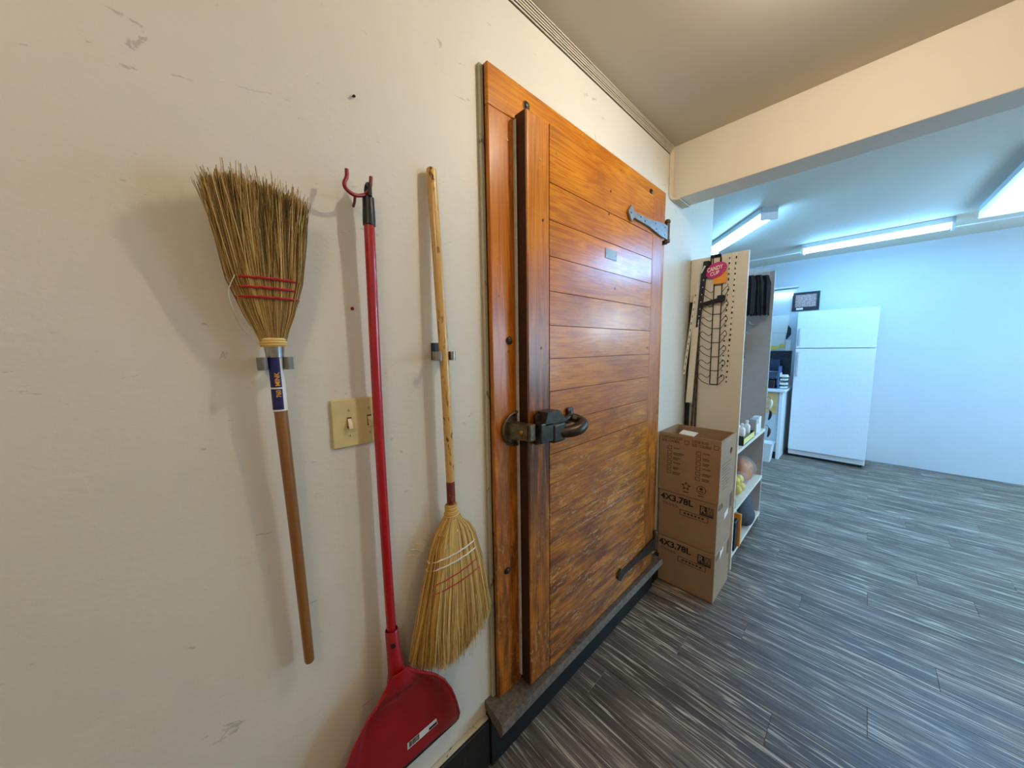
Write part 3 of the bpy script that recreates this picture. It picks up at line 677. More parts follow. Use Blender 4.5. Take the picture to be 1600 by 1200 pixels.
# ------------------------------------------------------------------ cardboard boxes
BX0, BX1, BY0, BY1 = .012, .330, 2.0, 2.292
def front(u0, u1, z0, z1): return lambda u, v: (u0+(u1-u0)*u, BY0-.0007, z0+(z1-z0)*v)
def fbar(mb, x0, x1, z0, z1): poly_flat(mb, [(x0, BY0-.0007, z0), (x1, BY0-.0007, z0), (x1, BY0-.0007, z1), (x0, BY0-.0007, z1)])
def fframe(mb, x0, x1, z0, z1, t): fbar(mb, x0, x1, z0, z0+t); fbar(mb, x0, x1, z1-t, z1); fbar(mb, x0, x0+t, z0, z1); fbar(mb, x1-t, x1, z0, z1)
def sbar(mb, y0, y1, z0, z1, x=None): x = x or BX1+.0007; poly_flat(mb, [(x, y0, z0), (x, y1, z0), (x, y1, z1), (x, y0, z1)])
def jug_box(z0, z1, label, dx):
    t = thing('cardboard_box', ((BX0+BX1)/2, (BY0+BY1)/2, z0), label, 'box', 'stacked cardboard boxes')
    MB().box(BX0, BX1, BY0, BY1, z0+.0020, z1-.0015, .004, 2).build('carton', 'card', t)
    p = MB(); text_on(p, '4X3.78L', front(.022, .207, z1-.058, z1-.018), .034); p.build('print', 'ink', t)['kind'] = 'stuff'
    p = MB(); fbar(p, .242, .312, z1-.086, z1-.030); lg = p.build('logo_block', 'ink_g', t)
    p = MB(); fbar(p, .242, .276, z1-.074, z1-.030); fbar(p, .242, .312, z1-.086, z1-.078)
    for q in range(len(p.v)): p.v[q].y -= .0004
    p.build('logo_dark', 'ink', lg)
    p = MB(); text_on(p, 'R', lambda u, v: (.248+.026*u, BY0-.0016, z1-.070+.036*v), .03); text_on(p, 'W', lambda u, v: (.279+.030*u, BY0-.0016, z1-.070+.036*v), .0); p.build('logo_letters', 'card', lg)
    p = MB(); fframe(p, .135, .287, z1-.124, z1-.090, .0034)
    for k in range(6): fbar(p, .158+.019*k, .170+.019*k, z1-.112, z1-.101)
    for k in range(5): fbar(p, .034+.018*k, .048+.018*k, z1-.076-.001*k, z1-.072-.001*k); fbar(p, .040+.018*k, .052+.018*k, z1-.086, z1-.083)
    p.build('print', 'ink_b', t)['kind'] = 'stuff'
    p = MB(); text_on(p, '4X3.78L', lambda u, v: (BX1+.0007, 2.012+.085*u, z1-.045+.030*v), .02); p.build('print', 'ink_g', t)['kind'] = 'stuff'
    p = MB()
    for k in range(4): sbar(p, 2.235+.012*k, 2.241+.012*k, z1-.095, z1-.015)
    sbar(p, 2.228, 2.282, z1-.015, z1-.011); sbar(p, 2.228, 2.282, z1-.099, z1-.095); p.build('print', 'ink_g', t)['kind'] = 'stuff'
    return t
ja = jug_box(0.0, .294, 'sealed brown jug carton on the floor, bottom of the stack', 0)
jb = jug_box(.294, .588, 'sealed brown jug carton in the middle of the stack', 0)
MB().add([(BX1+.001, y_, z_) for y_, z_ in ((2.085, .232), (2.150, .262), (2.155, .284), (2.135, .286), (2.128, .272), (2.092, .284))], [(0, 1, 2, 3, 4, 5)]).build('torn_label', 'paper', ja)
MB().add([(BX1+.001, y_, z_) for y_, z_ in ((2.135, .455), (2.205, .468), (2.208, .505), (2.138, .492))], [(0, 1, 2, 3)]).build('torn_label', 'paper', jb)
# open egg box
eg = thing('egg_box', ((BX0+BX1)/2, (BY0+BY1)/2, .588), 'open brown egg carton with check boxes on top of the stack', 'box', 'stacked cardboard boxes')
EZ0, EZ1 = .5905, .945; TH = .005; X0, X1, Y0, Y1 = .008, .333, 1.995, 2.283
def wall_with_hole(mb, P, N_, hole):   # P(u,v) on the outer face, N_ inward thickness vector, hole (u,v,ru,rv) in 0..1
    hu, hv, ru, rv = hole; n = 32; outer, inner = [], []
    angs = sorted([2*PI*k/n for k in range(n)]+[math.atan2(b-hv, a-hu) % (2*PI) for a in (0, 1) for b in (0, 1)])
    for an in angs:
        cu_, su = math.cos(an), math.sin(an); ts = []
        if cu_ > 1e-9: ts.append((1-hu)/cu_)
        if cu_ < -1e-9: ts.append(-hu/cu_)
        if su > 1e-9: ts.append((1-hv)/su)
        if su < -1e-9: ts.append(-hv/su)
        t_ = min(ts); outer.append((hu+cu_*t_, hv+su*t_)); k_ = 1/math.sqrt((cu_/ru)**2+(su/rv)**2); inner.append((hu+cu_*k_, hv+su*k_))
    q = len(angs); N_ = Vector(N_)
    ring = [Vector(P(*a)) for a in outer]+[Vector(P(*a)) for a in inner]
    vs = ring+[v+N_ for v in ring]; fs = []
    for i in range(q):
        j = (i+1) % q
        fs += [(i, j, q+j, q+i), (2*q+i, 3*q+i, 3*q+j, 2*q+j), (q+i, q+j, 3*q+j, 3*q+i), (i, 2*q+i, 2*q+j, j)]
    mb.add(vs, fs)
m = MB(); m.box(X0, X1, Y0, Y1, EZ0, EZ0+TH); m.box(X0, X1, Y0, Y0+TH, EZ0+TH, EZ1); m.box(X0, X1, Y1-TH, Y1, EZ0+TH, EZ1-.004); m.box(X0, X0+TH, Y0+TH, Y1-TH, EZ0+TH, EZ1-.002)
m.build('carton', 'card', eg)
m = MB(); wall_with_hole(m, lambda u, v: (X1, Y0+TH+(Y1-Y0-2*TH)*u, EZ0+TH+(EZ1-EZ0-TH-.001)*v), (-TH, 0, 0), (.70, .74, .085, .055)); m.build('carton_side', 'card', eg)
def efr(u0, u1, z0, z1): return lambda u, v: (u0+(u1-u0)*u, Y0-.0007, z0+(z1-z0)*v)
def ebar(mb, x0, x1, z0, z1): poly_flat(mb, [(x0, Y0-.0007, z0), (x1, Y0-.0007, z0), (x1, Y0-.0007, z1), (x0, Y0-.0007, z1)])
def eframe(mb, x0, x1, z0, z1, t): ebar(mb, x0, x1, z0, z0+t); ebar(mb, x0, x1, z1-t, z1); ebar(mb, x0, x0+t, z0, z1); ebar(mb, x1-t, x1, z0, z1)
p = MB(); text_on(p, 'CARTONED EGGS', efr(.022, .136, .912, .927), .015); text_on(p, 'SIZE / CALIBRE', efr(.022, .122, .892, .907), .015)
text_on(p, 'LOOSE EGGS', efr(.188, .272, .912, .927), .015); text_on(p, 'SIZE / CALIBRE', efr(.188, .285, .890, .906), .015); p.build('print', 'ink_b', eg)['kind'] = 'stuff'
p = MB(); eframe(p, .148, .172, .893, .917, .0026); eframe(p, .298, .322, .893, .917, .0026)
for k in range(6):
    z = .848-.0295*k; eframe(p, .055, .079, z, z+.022, .0026); eframe(p, .212, .236, z-.003, z+.019, .0026)
    L = [.030, .055, .034, .038, .028, .040]; R_ = [.030, .030, .028, .040, .040, .034]
    for x0, LL in ((.090, L[k]), (.248, R_[k])):
        x = x0
        while x < x0+LL: wd = random.choice((.004, .006)); ebar(p, x, x+wd, z+.009, z+.015); x += wd+.0018
        if k not in (0, 3):
            x = x0
            while x < x0+LL*.8: wd = random.choice((.004, .006)); ebar(p, x, x+wd, z+.001, z+.006); x += wd+.0018
p.build('print', 'ink_b', eg)['kind'] = 'stuff'
# recycling-style marks
p = MB()
for k in range(5):
    a = PI/2+2*PI*k/5; cx, cz = .165+.018*math.cos(a), .648+.018*math.sin(a)
    poly_flat(p, [(cx+.0085*math.cos(a+q), Y0-.0007, cz+.0085*math.sin(a+q)) for q in (0, 2.1, 4.2)])
for k in range(16):
    a0, a1 = 2*PI*k/16, 2*PI*(k+1)/16; poly_flat(p, [(.165+r*math.cos(a), Y0-.0007, .648+r*math.sin(a)) for r, a in ((.011, a0), (.013, a0), (.013, a1), (.011, a1))])
    poly_flat(p, [(.246+r*math.cos(a), Y0-.0007, .648+r*math.sin(a)) for r, a in ((.021, a0), (.0245, a0), (.0245, a1), (.021, a1))])
poly_flat(p, [(.246+.009*math.cos(2*PI*k/12), Y0-.0008, .655+.008*math.sin(2*PI*k/12)) for k in range(12)])
ebar(p, .234, .258, .636, .641)
for x0 in (.150, .230):
    for k in range(4): ebar(p, x0+.008*k, x0+.006+.008*k, .609, .616)
p.build('marks', 'ink_b', eg)['kind'] = 'stuff'
p = MB()
for k in range(9): sbar(p, 2.02+.004*k, 2.19-.006*(k % 3)*4, .80-.018*k, .8035-.018*k, X1+.0007)
p.build('print', 'ink_g', eg)['kind'] = 'stuff'
note = MB().prism([(.108, 2.012, .946), (.196, 1.9965, .9465), (.2005, 2.052, .958), (.112, 2.068, .958)], (0, 0, .0012))
single('paper_note', 'paper', note, 'small white paper slip on the open egg carton rim', 'paper')

# ------------------------------------------------------------------ shelf unit and what hangs on it
su = thing('shelf_unit', (.16, 2.84, 0), 'tall cream shelf unit standing behind the cardboard boxes', 'shelf')
SX0, SX1, SYa, SYb, SZ = .003, .318, 2.402, 3.285, 2.012
MB().box(SX0, SX1, SYa, SYa+.018, 0, SZ, .001).build('end_panel', 'melamine', su)
MB().box(SX0, SX1-.012, SYb, SYb+.018, 0, SZ+.01, .001).build('end_panel', 'peg', su)
MB().box(SX0, SX0+.008, SYa+.018, SYb, .06, SZ).build('back_panel', 'peg', su)
for z in (.082, .392, .785):
    MB().box(SX0+.008, SX1-.006, SYa+.018, SYb, z-.02, z, .001).build('shelf_board', 'melamine', su)
# peg hooks on the far panel
PEGZ = ((1.80, .155, .30), (1.62, .19, .14), (1.545, .17, .12), (1.27, .17, .10))
for k, (z, x, L) in enumerate(PEGZ):
    t = single('peg_hook', 'steel', MB().tube([(x, SYb-.0005, z), (x, SYb-L*.9, z), (x, SYb-L, z+.008), (x, SYb-L-.004, z+.018)], .003, 6), ('topmost', 'second', 'third', 'lowest')[k]+' steel peg hook inside the shelf unit', 'hook', 'peg hooks', smooth=True)
def pack(x, y, zt, h, wdt, lab_, mat='hair'):
    t = thing('hanging_pack', (x, y, zt-h), lab_, 'pack', 'black packs on peg hooks')
    MB().box(x-wdt*.42, x+wdt*.42, y-.002, y+.002, zt-.03, zt+.03, .001).build('header_card', 'clear', t)
    m = MB()
    for i in range(70):
        u = random.uniform(-1, 1); v = random.uniform(-1, 1)
        m.tube([(x+u*wdt*.35, y+v*.010, zt-.022), (x+u*wdt*.46, y+v*.018, zt-.08), (x+u*wdt*.50+random.gauss(0, .003), y+v*.02, zt-h+random.uniform(-.012, .014))], [.007, .009, .005], 4)
    m.build('black_cloth', mat, t)
    return t
pack(.175, 3.02, 1.985, .30, .13, 'black cloth pack hanging nearest on the topmost peg hook')
pack(.205, 3.10, 1.995, .31, .13, 'black cloth pack hanging in the middle of the topmost peg hook')
pack(.235, 3.18, 2.000, .31, .13, 'black cloth pack hanging farthest back on the topmost peg hook')
pack(.120, 3.19, 1.56, .20, .06, 'narrow black pack hanging lower down inside the shelf unit')
# goods hung outside the far panel
for k, (z, mm, nm, lb) in enumerate(((.99, 'paper', 'white', 'topmost'), (.90, 'hair', 'black', 'middle'), (.76, 'brown_d', 'dark brown', 'lowest'))):
    t = thing('hanging_trinket', (.325, 3.30, z-.05), 'small '+nm+' trinket hung on the shelf unit edge, '+lb+' of three', 'trinket', 'trinkets on the shelf edge')
    MB().tube([(.305, 3.295, z+.045), (.322, 3.295, z+.052), (.330, 3.295, z+.03)], .002, 5).build('hook_wire', 'wire', t)
    m = MB(); m.tube(smooth_path([(.330, 3.295, z+.032), (.336, 3.296, z+.015), (.333, 3.297, z-.02), (.326, 3.295, z-.045)], 4), [.005, .008, .011, .013, .015, .016, .017, .016, .015, .014, .012, .009, .005], 8, flat=.6).build('pendant', mm, t, smooth=True)

# candy rack on the end panel
yP = SYa
cr = thing('candy_rack', (.165, yP-.02, 1.20), 'black wire candy rack with oval magenta sign on the shelf end panel', 'rack')
m = MB()
for x in (.143, .187): m.tube([(x-.012, yP-.004, 2.0), (x-.010, yP-.004, 1.95), (x, yP-.004, 1.85), (x+.003, yP-.004, 1.208)], .0028, 6)
m.tube([(.146, yP-.004, 1.208), (.190, yP-.004, 1.208)], .0028, 6)
for k in range(7):
    z = 1.83-.089*k; m.tube([(.143, yP-.004, z), (.187, yP-.004, z)], .002, 5)
m.build('frame', 'wire', cr, smooth=True)
hkm = MB().box(.118, .176, yP-.012, yP+.010, 2.000, 2.018, .002).box(.118, .123, yP-.008, yP-.001, 1.955, 2.005).box(.171, .176, yP-.008, yP-.001, 1.955, 2.005)
hkm.build('hanger', 'wire', cr)
for k in range(7):
    z = 1.80-.089*k
    for sx, x0 in ((-1, .145), (1, .188)):
        q = smooth_path([(x0, yP-.004, z), (x0+sx*.012, yP-.03, z-.014), (x0+sx*.040, yP-.055, z+.010), (x0+sx*.052, yP-.062, z-.010), (x0+sx*.030, yP-.045, z-.040), (x0+sx*.004, yP-.008, z-.060)], 5)
        MB().tube(q, .0019, 5).build('wire_arm', 'wire', cr, smooth=True)
sg = MB().prism([(.152+.060*math.cos(2*PI*k/28), yP-.016, 1.922+.046*math.sin(2*PI*k/28)+.010*math.cos(2*PI*k/28)) for k in range(28)], (0, .003, 0)).build('sign', 'pink', cr)
MB().box(.140, .212, yP-.012, yP-.009, 1.838, 1.905).build('sign_card', 'orange', cr)
p = MB(); text_on(p, 'CANDY', lambda u, v: (.104+.086*u, yP-.0166, 1.913+.026*v+.014*u), .02); text_on(p, 'CUP', lambda u, v: (.122+.050*u, yP-.0166, 1.888+.022*v+.009*u), .02); p.build('sign_lettering', 'cream_ink', sg)
p = MB()
for k in range(4): p.tube([(.186+.007*k, yP-.0165, 1.900+.014*k), (.196+.005*k, yP-.0165, 1.905+.012*k)], .0014, 4)
p.build('sign_stripes', 'orange', sg)
# black slotted bracket
br = thing('slotted_bracket', (.075, yP-.02, 1.57), 'black slotted metal bracket leaning left of the candy rack', 'bracket')
m = MB().prism([(.086, yP-.026, 1.975), (.108, yP-.026, 1.975), (.100, yP-.026, 1.90), (.074, yP-.026, 1.575), (.054, yP-.026, 1.575), (.072, yP-.026, 1.90)], (0, .020, 0)); m.build('upright', 'black_p', br)
MB().box(.082, .116, yP-.030, yP-.002, 1.945, 1.985, .004).build('head', 'black_p', br)
MB().prism([(.064, yP-.022, 1.700), (.064, yP-.022, 1.725), (.212, yP-.022, 1.758), (.212, yP-.022, 1.728)], (0, .006, 0)).build('cross_arm', 'black_p', br)
MB().box(.170, .208, yP-.032, yP-.006, 1.722, 1.764, .004).build('knob', 'black_p', br)
for k in range(7):
    z = 1.87-.045*k; MB().lathe((.0925-.0032*k*1.05-.004, yP-.026, z), (0, -1, 0), [(.0042, 0), (.0035, .0008)], 8).build('slot_stud', 'steel', br)
MB().tube([(.074, yP-.028, 1.915), (.096, yP-.034, 1.955)], .005, 6).build('peg', 'rail', br)
# clip strips with black clips
for k, (xt, xb, zb_) in enumerate(((.224, .213, 1.255), (.258, .240, 1.215))):
    t = thing('clip_strip', ((xt+xb)/2, yP-.006, zb_), ('left', 'right')[k]+' of two pale clip strips with dark clips right of the candy rack', 'strip', 'clip strips on the end panel')
    MB().prism([(xt-.006, yP-.003, 2.008), (xt+.006, yP-.003, 2.008), (xb+.006, yP-.003, zb_), (xb-.006, yP-.003, zb_)], (0, .002, 0)).build('strip', 'rail', t)
    n = 24
    for i in range(n):
        f = (i+.6)/n; x = xt+(xb-xt)*f; z = 2.0+(zb_-2.0)*f
        MB().box(x-.005+random.uniform(-.001, .002), x+random.uniform(-.002, .003), yP-.008, yP-.003, z-random.uniform(.003, .009), z+random.uniform(.003, .008), .0006).build('clip', 'wire', t)
# price rails hung at the left side of the panel
def rail(name, mat, a, b, w_, th, lab_, n_slot=0):
    t = thing(name, b, lab_, 'rail', 'rails hung on the end panel'); a, b = Vector(a), Vector(b)
    MB().prism([(a.x-w_/2, a.y, a.z), (a.x+w_/2, a.y, a.z), (b.x+w_/2, b.y, b.z), (b.x-w_/2, b.y, b.z)], (0, th, 0)).build('rail', mat, t)
    for s in (-1, 1):
        MB().prism([(a.x+s*w_/2-.002, a.y-.004, a.z), (a.x+s*w_/2+.002, a.y-.004, a.z), (b.x+s*w_/2+.002, b.y-.004, b.z), (b.x+s*w_/2-.002, b.y-.004, b.z)], (0, th+.004, 0)).build('lip', mat, t)
    for i in range(n_slot):
        f = (i+.5)/n_slot; p_ = a+(b-a)*f; MB().box(p_.x-.002, p_.x+.002, p_.y-.001, p_.y+.001, p_.z-.008, p_.z+.008).build('slot', 'wire', t)
rail('price_rail', 'rail', (.060, yP-.012, 1.86), (.040, yP-.045, 1.08), .034, .003, 'wide ivory price rail hung at the left edge of the end panel')
rail('price_rail', 'rail', (.048, yP-.030, 1.80), (.012, yP-.075, 1.27), .010, .003, 'narrow ivory slotted rail hung in the wall corner', 12)
rail('price_rail', 'black_p', (.022, yP-.010, 1.74), (.018, yP-.014, .30), .022, .004, 'black rail standing in the corner between wall and shelf unit')
rail('price_rail', 'rail_d', (.070, yP-.006, 1.60), (.072, yP-.008, .30), .008, .003, 'grey slotted rail nearest the candy rack', 22)
rail('price_rail', 'rail_d', (.062, yP-.016, 1.42), (.046, yP-.022, .30), .008, .003, 'grey slotted rail between ivory rail and open egg carton', 20)

# goods on the shelves
def bottle(x, y, z, h, r, lab_):
    t = thing('bottle', (x, y, z), lab_, 'bottle', 'white bottles on the upper shelf')
    MB().lathe((x, y, z), (0, 0, 1), [(r, 0), (r*1.04, .004), (r*1.04, h*.66), (r*.8, h*.74), (r*.38, h*.80), (r*.36, h*.86)], 14).build('body', 'white_p', t, smooth=True)
    MB().lathe((x, y, z+h*.86), (0, 0, 1), [(r*.48, 0), (r*.48, h*.12), (r*.3, h*.14)], 12).build('cap', 'white_p', t, smooth=True)
    MB().lathe((x, y, z+h*.2), (0, 0, 1), [(r*1.05, 0), (r*1.05, h*.3)], 14).build('label', 'lab_w', t, smooth=True)
bi = 0
tray = thing('display_tray', (.245, 2.72, .785), 'black display tray with yellow front edge on the upper shelf', 'tray')
m = MB().box(.19, .306, 2.60, 2.92, .7852, .789).box(.19, .194, 2.60, 2.92, .789, .835).box(.302, .306, 2.60, 2.92, .789, .832).box(.19, .306, 2.60, 2.604, .789, .85).box(.19, .306, 2.916, 2.92, .789, .832)
m.build('tray', 'black_p', tray); MB().box(.3062, .308, 2.61, 2.915, .792, .830).build('yellow_edge', 'yel_card', tray)
for (x, y, lb) in ((.225, 2.66, 'nearest white bottle in the display tray'), (.270, 2.72, 'second white bottle in the display tray'), (.228, 2.79, 'third white bottle in the display tray'), (.270, 2.86, 'rearmost white bottle in the display tray')):
    bottle(x, y, .7892, .125, .020, lb)
for (x, y, lb, mm) in ((.285, 3.0, 'grey small carton behind the display tray', 'peg'), (.28, 3.12, 'white small carton at the far end of the upper shelf', 'white_p')):
    t = thing('small_carton', (x, y, .785), lb, 'box'); MB().box(x-.022, x+.022, y-.04, y+.04, .7854, .905, .002).build('body', mm, t); MB().box(x+.0222, x+.0232, y-.03, y+.03, .80, .87).build('label', 'lab_w', t)
# middle shelf
def lump(c_, r, n=14, seed=0, amp=.12):
    rnd = random.Random(seed); ph = [rnd.uniform(0, 6) for _ in range(6)]; mb = MB(); vs, fs = [], []
    for i in range(n+1):
        th = PI*i/n
        for k in range(n*2):
            a = PI*k/n; d = Vector((math.sin(th)*math.cos(a), math.sin(th)*math.sin(a), math.cos(th)))
            q = 1+amp*(math.sin(3*d.x+ph[0]+2*d.z)+math.sin(4*d.y+ph[1])+math.sin(5*d.z+ph[2]+2*d.y))/2
            z = d.z*r[2]*q; vs.append((c_[0]+d.x*r[0]*q, c_[1]+d.y*r[1]*q, max(c_[2]+z, c_[2]-r[2]*.93)))
    M2 = n*2
    for i in range(n):
        for k in range(M2): fs.append((i*M2+k, i*M2+(k+1) % M2, (i+1)*M2+(k+1) % M2, (i+1)*M2+k))
    return mb.add(vs, fs)
lf = thing('bread_bag', (.225, 3.05, .392), 'brown loaf in a clear bag on the middle shelf', 'bread')
lump((.215, 3.06, .475), (.075, .11, .088), seed=1).build('loaf', 'amber', lf, smooth=True); lump((.215, 3.06, .484), (.088, .13, .097), seed=2, amp=.08).build('bag', 'clear', lf, smooth=True)
fb = thing('fruit_bag', (.235, 2.76, .392), 'clear bag of yellow fruit on the middle shelf', 'fruit bag')
for (x, y, z) in ((.262, 2.72, .430), (.225, 2.76, .430), (.265, 2.80, .430), (.245, 2.74, .483), (.250, 2.81, .480), (.215, 2.70, .428)):
    lump((x, y, z), (.031, .033, .034), 8, int(x*1e4), .04).build('fruit', 'yellow', fb, smooth=True)
lump((.240, 2.765, .470), (.075, .125, .083), seed=5, amp=.13).build('bag', 'clear', fb, smooth=True)
dk = thing('dark_bottles_pack', (.2, 2.55, .392), 'dark wrapped bottle pack at the near end of the middle shelf', 'pack')
for (x, y) in ((.17, 2.50), (.25, 2.50), (.17, 2.585), (.25, 2.585)): MB().lathe((x, y, .3925), (0, 0, 1), [(.032, 0), (.034, .006), (.034, .10), (.014, .135), (.014, .15)], 12).build('bottle', 'navy', dk, smooth=True)
tl = single('teal_jar', 'teal', MB().lathe((.285, 2.47, .3925), (0, 0, 1), [(.022, 0), (.025, .004), (.025, .06), (.018, .07), (.018, .08)], 14), 'small teal jar at the front of the middle shelf', 'jar', smooth=True)
# bottom shelf
bkA = single('black_case', 'black_p', MB().box(.15, .312, 2.50, 2.575, .0825, .285, .004), 'black case at the near end of the bottom shelf', 'case')
bkB = single('orange_board', 'orange', MB().box(.17, .324, 2.585, 2.603, .0825, .315, .002), 'orange edged board upright on the bottom shelf', 'board')
st3 = thing('striped_bag', (.24, 2.67, .082), 'grey rolled bag with reddish stripes on the bottom shelf', 'bag')
lump((.235, 2.69, .195), (.075, .07, .115), seed=11, amp=.08).build('body', 'dgrey', st3, smooth=True); lump((.235, 2.66, .305), (.05, .035, .028), seed=12).build('paper_stuffing', 'paper', st3, smooth=True)
for k in range(3): MB().tube([(.30-.02*k, 2.612, .21), (.305-.02*k, 2.630, .23), (.300-.02*k, 2.65, .245)], .006, 6).build('stripe', 'amber', st3)
bp = thing('backpack', (.245, 2.95, .082), 'dark grey slumped backpack on the bottom shelf', 'bag')
lump((.245, 2.94, .215), (.082, .14, .135), seed=21, amp=.06).build('body', 'dgrey', bp, smooth=True); lump((.29, 2.94, .165), (.045, .10, .075), seed=22, amp=.06).build('pocket', 'dgrey', bp, smooth=True)
MB().tube(smooth_path([(.25, 2.85, .33), (.24, 2.88, .365), (.24, 2.93, .365), (.25, 2.96, .335)], 4), .006, 6).build('carry_loop', 'black_p', bp, smooth=True)

# ------------------------------------------------------------------ shop behind
def fixture(a, b, label, wdt=.12, n_t=2):
    a, b = Vector(a), Vector(b); d = (b-a).normalized(); q = Vector((-d.y, d.x, 0)); z = a.z
    t = thing('fluorescent_light', (a+b)/2, label, 'light', 'fluorescent lights of the shop')
    hb = [a+q*(wdt/2), a-q*(wdt/2), b-q*(wdt/2), b+q*(wdt/2)]
    MB().prism(hb, (0, 0, -.045)).build('housing', 'white_e', t)
    for e in (a, b):
        s = 1 if e is a else -1
        MB().prism([e+q*(wdt/2), e-q*(wdt/2), e-q*(wdt/2)+d*s*.02, e+q*(wdt/2)+d*s*.02], (0, 0, -.10)).build('end_cap', 'white_e', t)
    for k in range(n_t):
        o_ = q*(wdt*.56)*(k/(n_t-1)-.5)
        MB().tube([a+o_+d*.03+Vector((0, 0, -.072)), b+o_-d*.03+Vector((0, 0, -.072))], .0135, 10).build('tube', 'tube', t, smooth=True)
    return t
fixture((.21, 3.50, CZ-.0005), (-.46, 4.36, CZ-.0005), 'diagonal twin tube ceiling light above the shelf unit')
fixture((1.66, 3.55, CZ-.0005), (1.62, 4.85, CZ-.0005), 'wide four tube ceiling light further into the shop', .46, 4)
fixture((.24, 5.15, CZ-.0005), (1.30, 5.10, CZ-.0005), 'twin tube ceiling light near the back wall')
wl = thing('wall_light', (-.05, YB-.05, 2.10), 'single tube strip light on the back wall above the papers', 'light')
MB().box(-.20, .12, YB-.06, YB-.0005, 2.165, 2.20, .002).build('housing', 'white_e', wl)
MB().box(-.20, .14, YB-.10, YB-.0005, 2.22, 2.235, .002).build('valance', 'white_e', wl)
MB().tube([(-.17, YB-.05, 2.138), (.09, YB-.05, 2.138)], .020, 10).build('tube', 'tube_dim', wl, smooth=True)
MB().box(-1.2, 3.9, 5.46, 5.475, CZ-.012, CZ-.0005).build('trim_4', 'white_e', None, (1.3, 5.47, CZ-.012))
tag(bpy.data.objects['trim_4'], 'thin ceiling joint strip across the shop', 'trim', kind='structure')

ct = thing('service_counter', (-.25, 5.45, 0), 'white service counter at the back of the shop', 'counter')
MB().box(-.70, .175, 5.235, 5.90, .865, .895, .003).build('counter_top', 'white_e', ct)
MB().box(.115, .150, 5.275, 5.86, .0, .864, .002).build('side_panel', 'white_e', ct)
MB().box(-.66, .114, 5.285, 5.30, .09, .864).build('front_panel', 'wall2', ct)
MB().box(-.66, .114, 5.30, 5.31, 0, .0895).build('plinth', 'dgrey', ct)
MB().box(-.04, .098, 5.276, 5.2845, .585, .845, .001).build('pine_board', 'wood_b', ct)
wb = thing('waste_bin', (.03, 5.12, 0), 'white plastic waste bin in front of the counter', 'bin')
def frus(mb, cx, cy_, w0, d0, w1, d1, z0, z1):
    v = [(cx+sx*w_/2, cy_+sy_*d_/2, z) for (w_, d_, z) in ((w0, d0, z0), (w1, d1, z1)) for sx, sy_ in ((-1, -1), (1, -1), (1, 1), (-1, 1))]
    return mb.add(v, [(0, 3, 2, 1), (0, 1, 5, 4), (1, 2, 6, 5), (2, 3, 7, 6), (3, 0, 4, 7)])
frus(MB(), .025, 5.14, .125, .15, .16, .19, 0, .235).build('body', 'white_p', wb); frus(MB(), .025, 5.14, .172, .202, .176, .206, .222, .236).build('rim', 'white_p', wb)
mo = thing('monitor', (.02, 5.62, .895), 'large dark monitor on the service counter', 'monitor')
MB().box(-.16, .165, 5.60, 5.63, 1.04, 1.375, .004).build('casing', 'black_p', mo); MB().box(-.15, .155, 5.5985, 5.5997, 1.06, 1.365).build('screen', 'screen', mo)
MB().box(-.02, .02, 5.61, 5.64, .91, 1.05).build('stand', 'black_p', mo); MB().box(-.1, .1, 5.56, 5.70, .8955, .91, .002).build('foot', 'black_p', mo)
po = thing('cash_register', (-.02, 5.42, .895), 'dark till with a tilted screen on the counter edge', 'till')
MB().box(-.16, .045, 5.36, 5.52, .8955, 1.00, .004).build('drawer', 'black_p', po)
MB().prism([(-.15, 5.38, 1.02), (.06, 5.38, 1.02), (.07, 5.43, 1.115), (-.15, 5.43, 1.115)], (0, .015, 0)).build('screen', 'screen', po)
MB().prism([(-.14, 5.373, 1.03), (.052, 5.373, 1.03), (.060, 5.423, 1.105), (-.14, 5.423, 1.105)], (0, .004, 0)).build('screen_glass', 'navy', po)
MB().box(-.06, -.02, 5.42, 5.46, .99, 1.06).build('neck', 'black_p', po); MB().prism([(-.07, 5.50, 1.0), (.07, 5.50, 1.0), (.06, 5.50, 1.26), (-.05, 5.50, 1.28)], (0, .05, 0)).build('printer_tower', 'navy', po)
for k, (z, mm, lb) in enumerate(((.8955, 'navy', 'lowest dark tray in the paper stack on the counter'), (.945, 'peg', 'grey middle tray in the paper stack on the counter'), (.995, 'navy', 'dark upper tray in the paper stack on the counter'), (1.045, 'lab_w', 'white topmost tray in the paper stack on the counter'))):
    t = thing('letter_tray', (.125, 5.45, z), lb, 'tray', 'letter trays'); MB().box(.09, .168, 5.38, 5.52, z, z+.006).build('base', mm, t); MB().box(.09, .093, 5.38, 5.52, z+.006, z+.049).build('side', mm, t); MB().box(.095, .162, 5.385, 5.50, z+.0065, z+.026).build('papers', 'paper', t)
single('blue_binder', 'blue_p', MB().box(.073, .087, 5.36, 5.54, .8955, 1.18, .002), 'blue binder upright beside the letter trays', 'binder')
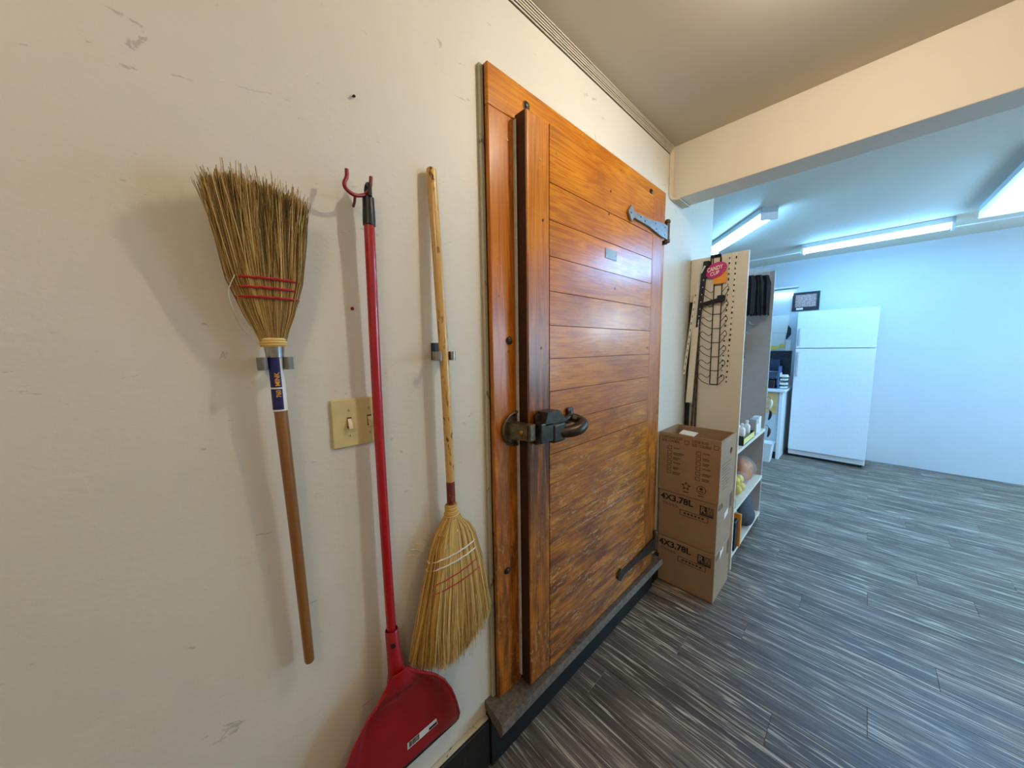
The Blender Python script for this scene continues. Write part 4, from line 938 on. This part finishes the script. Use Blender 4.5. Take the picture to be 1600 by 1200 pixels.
# papers on the back wall
papers = [(-.215, .06, 1.62, 1.86, 'paper', 'large white notice sheet on the back wall'), (-.175, .035, 1.40, 1.615, 'lab_w', 'white sheet below the large notice'), (-.235, -.185, 1.55, 1.80, 'greenp', 'lime strip of paper left of the notices'),
          (-.235, -.19, 1.38, 1.46, 'pinkp', 'pink note left of the white sheet'), (-.13, -.04, 1.385, 1.44, 'yelp', 'left yellow note above the monitor'), (-.03, .035, 1.41, 1.465, 'yelp', 'right yellow note above the monitor'), (.045, .10, 1.36, 1.52, 'paper', 'small white card beside the white sheet')]
for k, (x0, x1, z0, z1, mm, lb) in enumerate(papers):
    single('wall_paper_note', mm, MB().box(x0, x1, YB-.0012-.0016*k, YB-.0004-.0016*k, z0, z1), lb, 'paper', 'notices on the back wall')
kh = thing('key_cluster', (.075, YB-.01, 1.52), 'dark cluster of keys hanging on the back wall', 'keys')
for k in range(5): MB().tube([(.06+.007*k, YB-.006, 1.72-.01*k), (.058+.007*k, YB-.012, 1.62), (.05+.009*k, YB-.012, 1.53+.015*k)], [.003, .007, .009], 6).build('key', ('hair', 'brown_d', 'navy')[k % 3], kh)
pc = thing('picture_frame', (.22, YB-.01, 1.91), 'black framed picture on the back wall over the fridge', 'picture')
m = MB()
for a in ((.085, .36, 1.905, 1.955), (.085, .36, 2.12, 2.15), (.085, .115, 1.955, 2.12), (.33, .36, 1.955, 2.12)): m.box(a[0], a[1], YB-.02, YB-.0005, a[2], a[3])
m.build('frame', 'black_p', pc); MB().box(.115, .33, YB-.010, YB-.0008, 1.955, 2.12).build('print', 'pale_art', pc); MB().box(.13, .20, YB-.022, YB-.0202, 1.92, 1.945).build('caption_card', 'lab_w', pc)
fg = thing('refrigerator', (.55, 5.80, 0), 'tall white refrigerator beside the service counter', 'refrigerator')
MB().box(.205, .90, 5.57, 5.985, .03, 1.86, .006, 2).build('body', 'white_e', fg)
d1 = MB().box(.205, .90, 5.53, 5.565, .10, 1.40, .006, 2).build('door', 'white_e', fg, smooth=True); d2 = MB().box(.205, .90, 5.53, 5.565, 1.408, 1.86, .006, 2).build('freezer_door', 'white_e', fg, smooth=True)
MB().box(.225, .245, 5.500, 5.5295, 1.05, 1.36, .004).build('handle', 'peg', d1); MB().box(.225, .245, 5.500, 5.5295, 1.44, 1.65, .004).build('handle', 'peg', d2)
MB().box(.22, .88, 5.575, 5.60, 0, .029).build('kick_plate', 'kick', fg)

# ------------------------------------------------------------------ hall ceiling lamp (lights the hall, above the frame)
LX, LY = .84, 1.14
lp = thing('ceiling_lamp', (LX, LY, CZ), 'warm bare bulb ceiling lamp of the hall', 'lamp')
MB().lathe((LX, LY, CZ-.0005), (0, 0, -1), [(.06, 0), (.06, .012), (.045, .022), (.025, .03), (.022, .055)], 24).build('base', 'white_e', lp, smooth=True)
prof = [(.016, .055), (.020, .065)]+[(.022*math.sin(a), .087-.022*math.cos(a)) for a in [PI*k/10 for k in range(3, 10)]]+[(.003, .109)]
MB().lathe((LX, LY, CZ-.0005), (0, 0, -1), prof, 20).build('bulb', 'bulb', lp, smooth=True)

GX, GY = 1.35, -.70  # unseen globe lamp, added as soft warm fill for the hall
lp2 = thing('ceiling_lamp', (GX, GY, CZ), 'unseen frosted globe lamp added as fill at the closed end of the hall', 'lamp')  # shares the ceiling lamp name, but is added only as fill
MB().lathe((GX, GY, CZ-.0005), (0, 0, -1), [(.075, 0), (.075, .014), (.05, .022)], 24).build('base', 'white_e', lp2, smooth=True)
MB().lathe((GX, GY, CZ-.0005), (0, 0, -1), [(.045, .022)]+[(.16*math.sin(a), .135-.11*math.cos(a)) for a in [PI*k/14 for k in range(2, 14)]]+[(.01, .235)], 24).build('fill_globe', 'fill_globe', lp2, smooth=True)
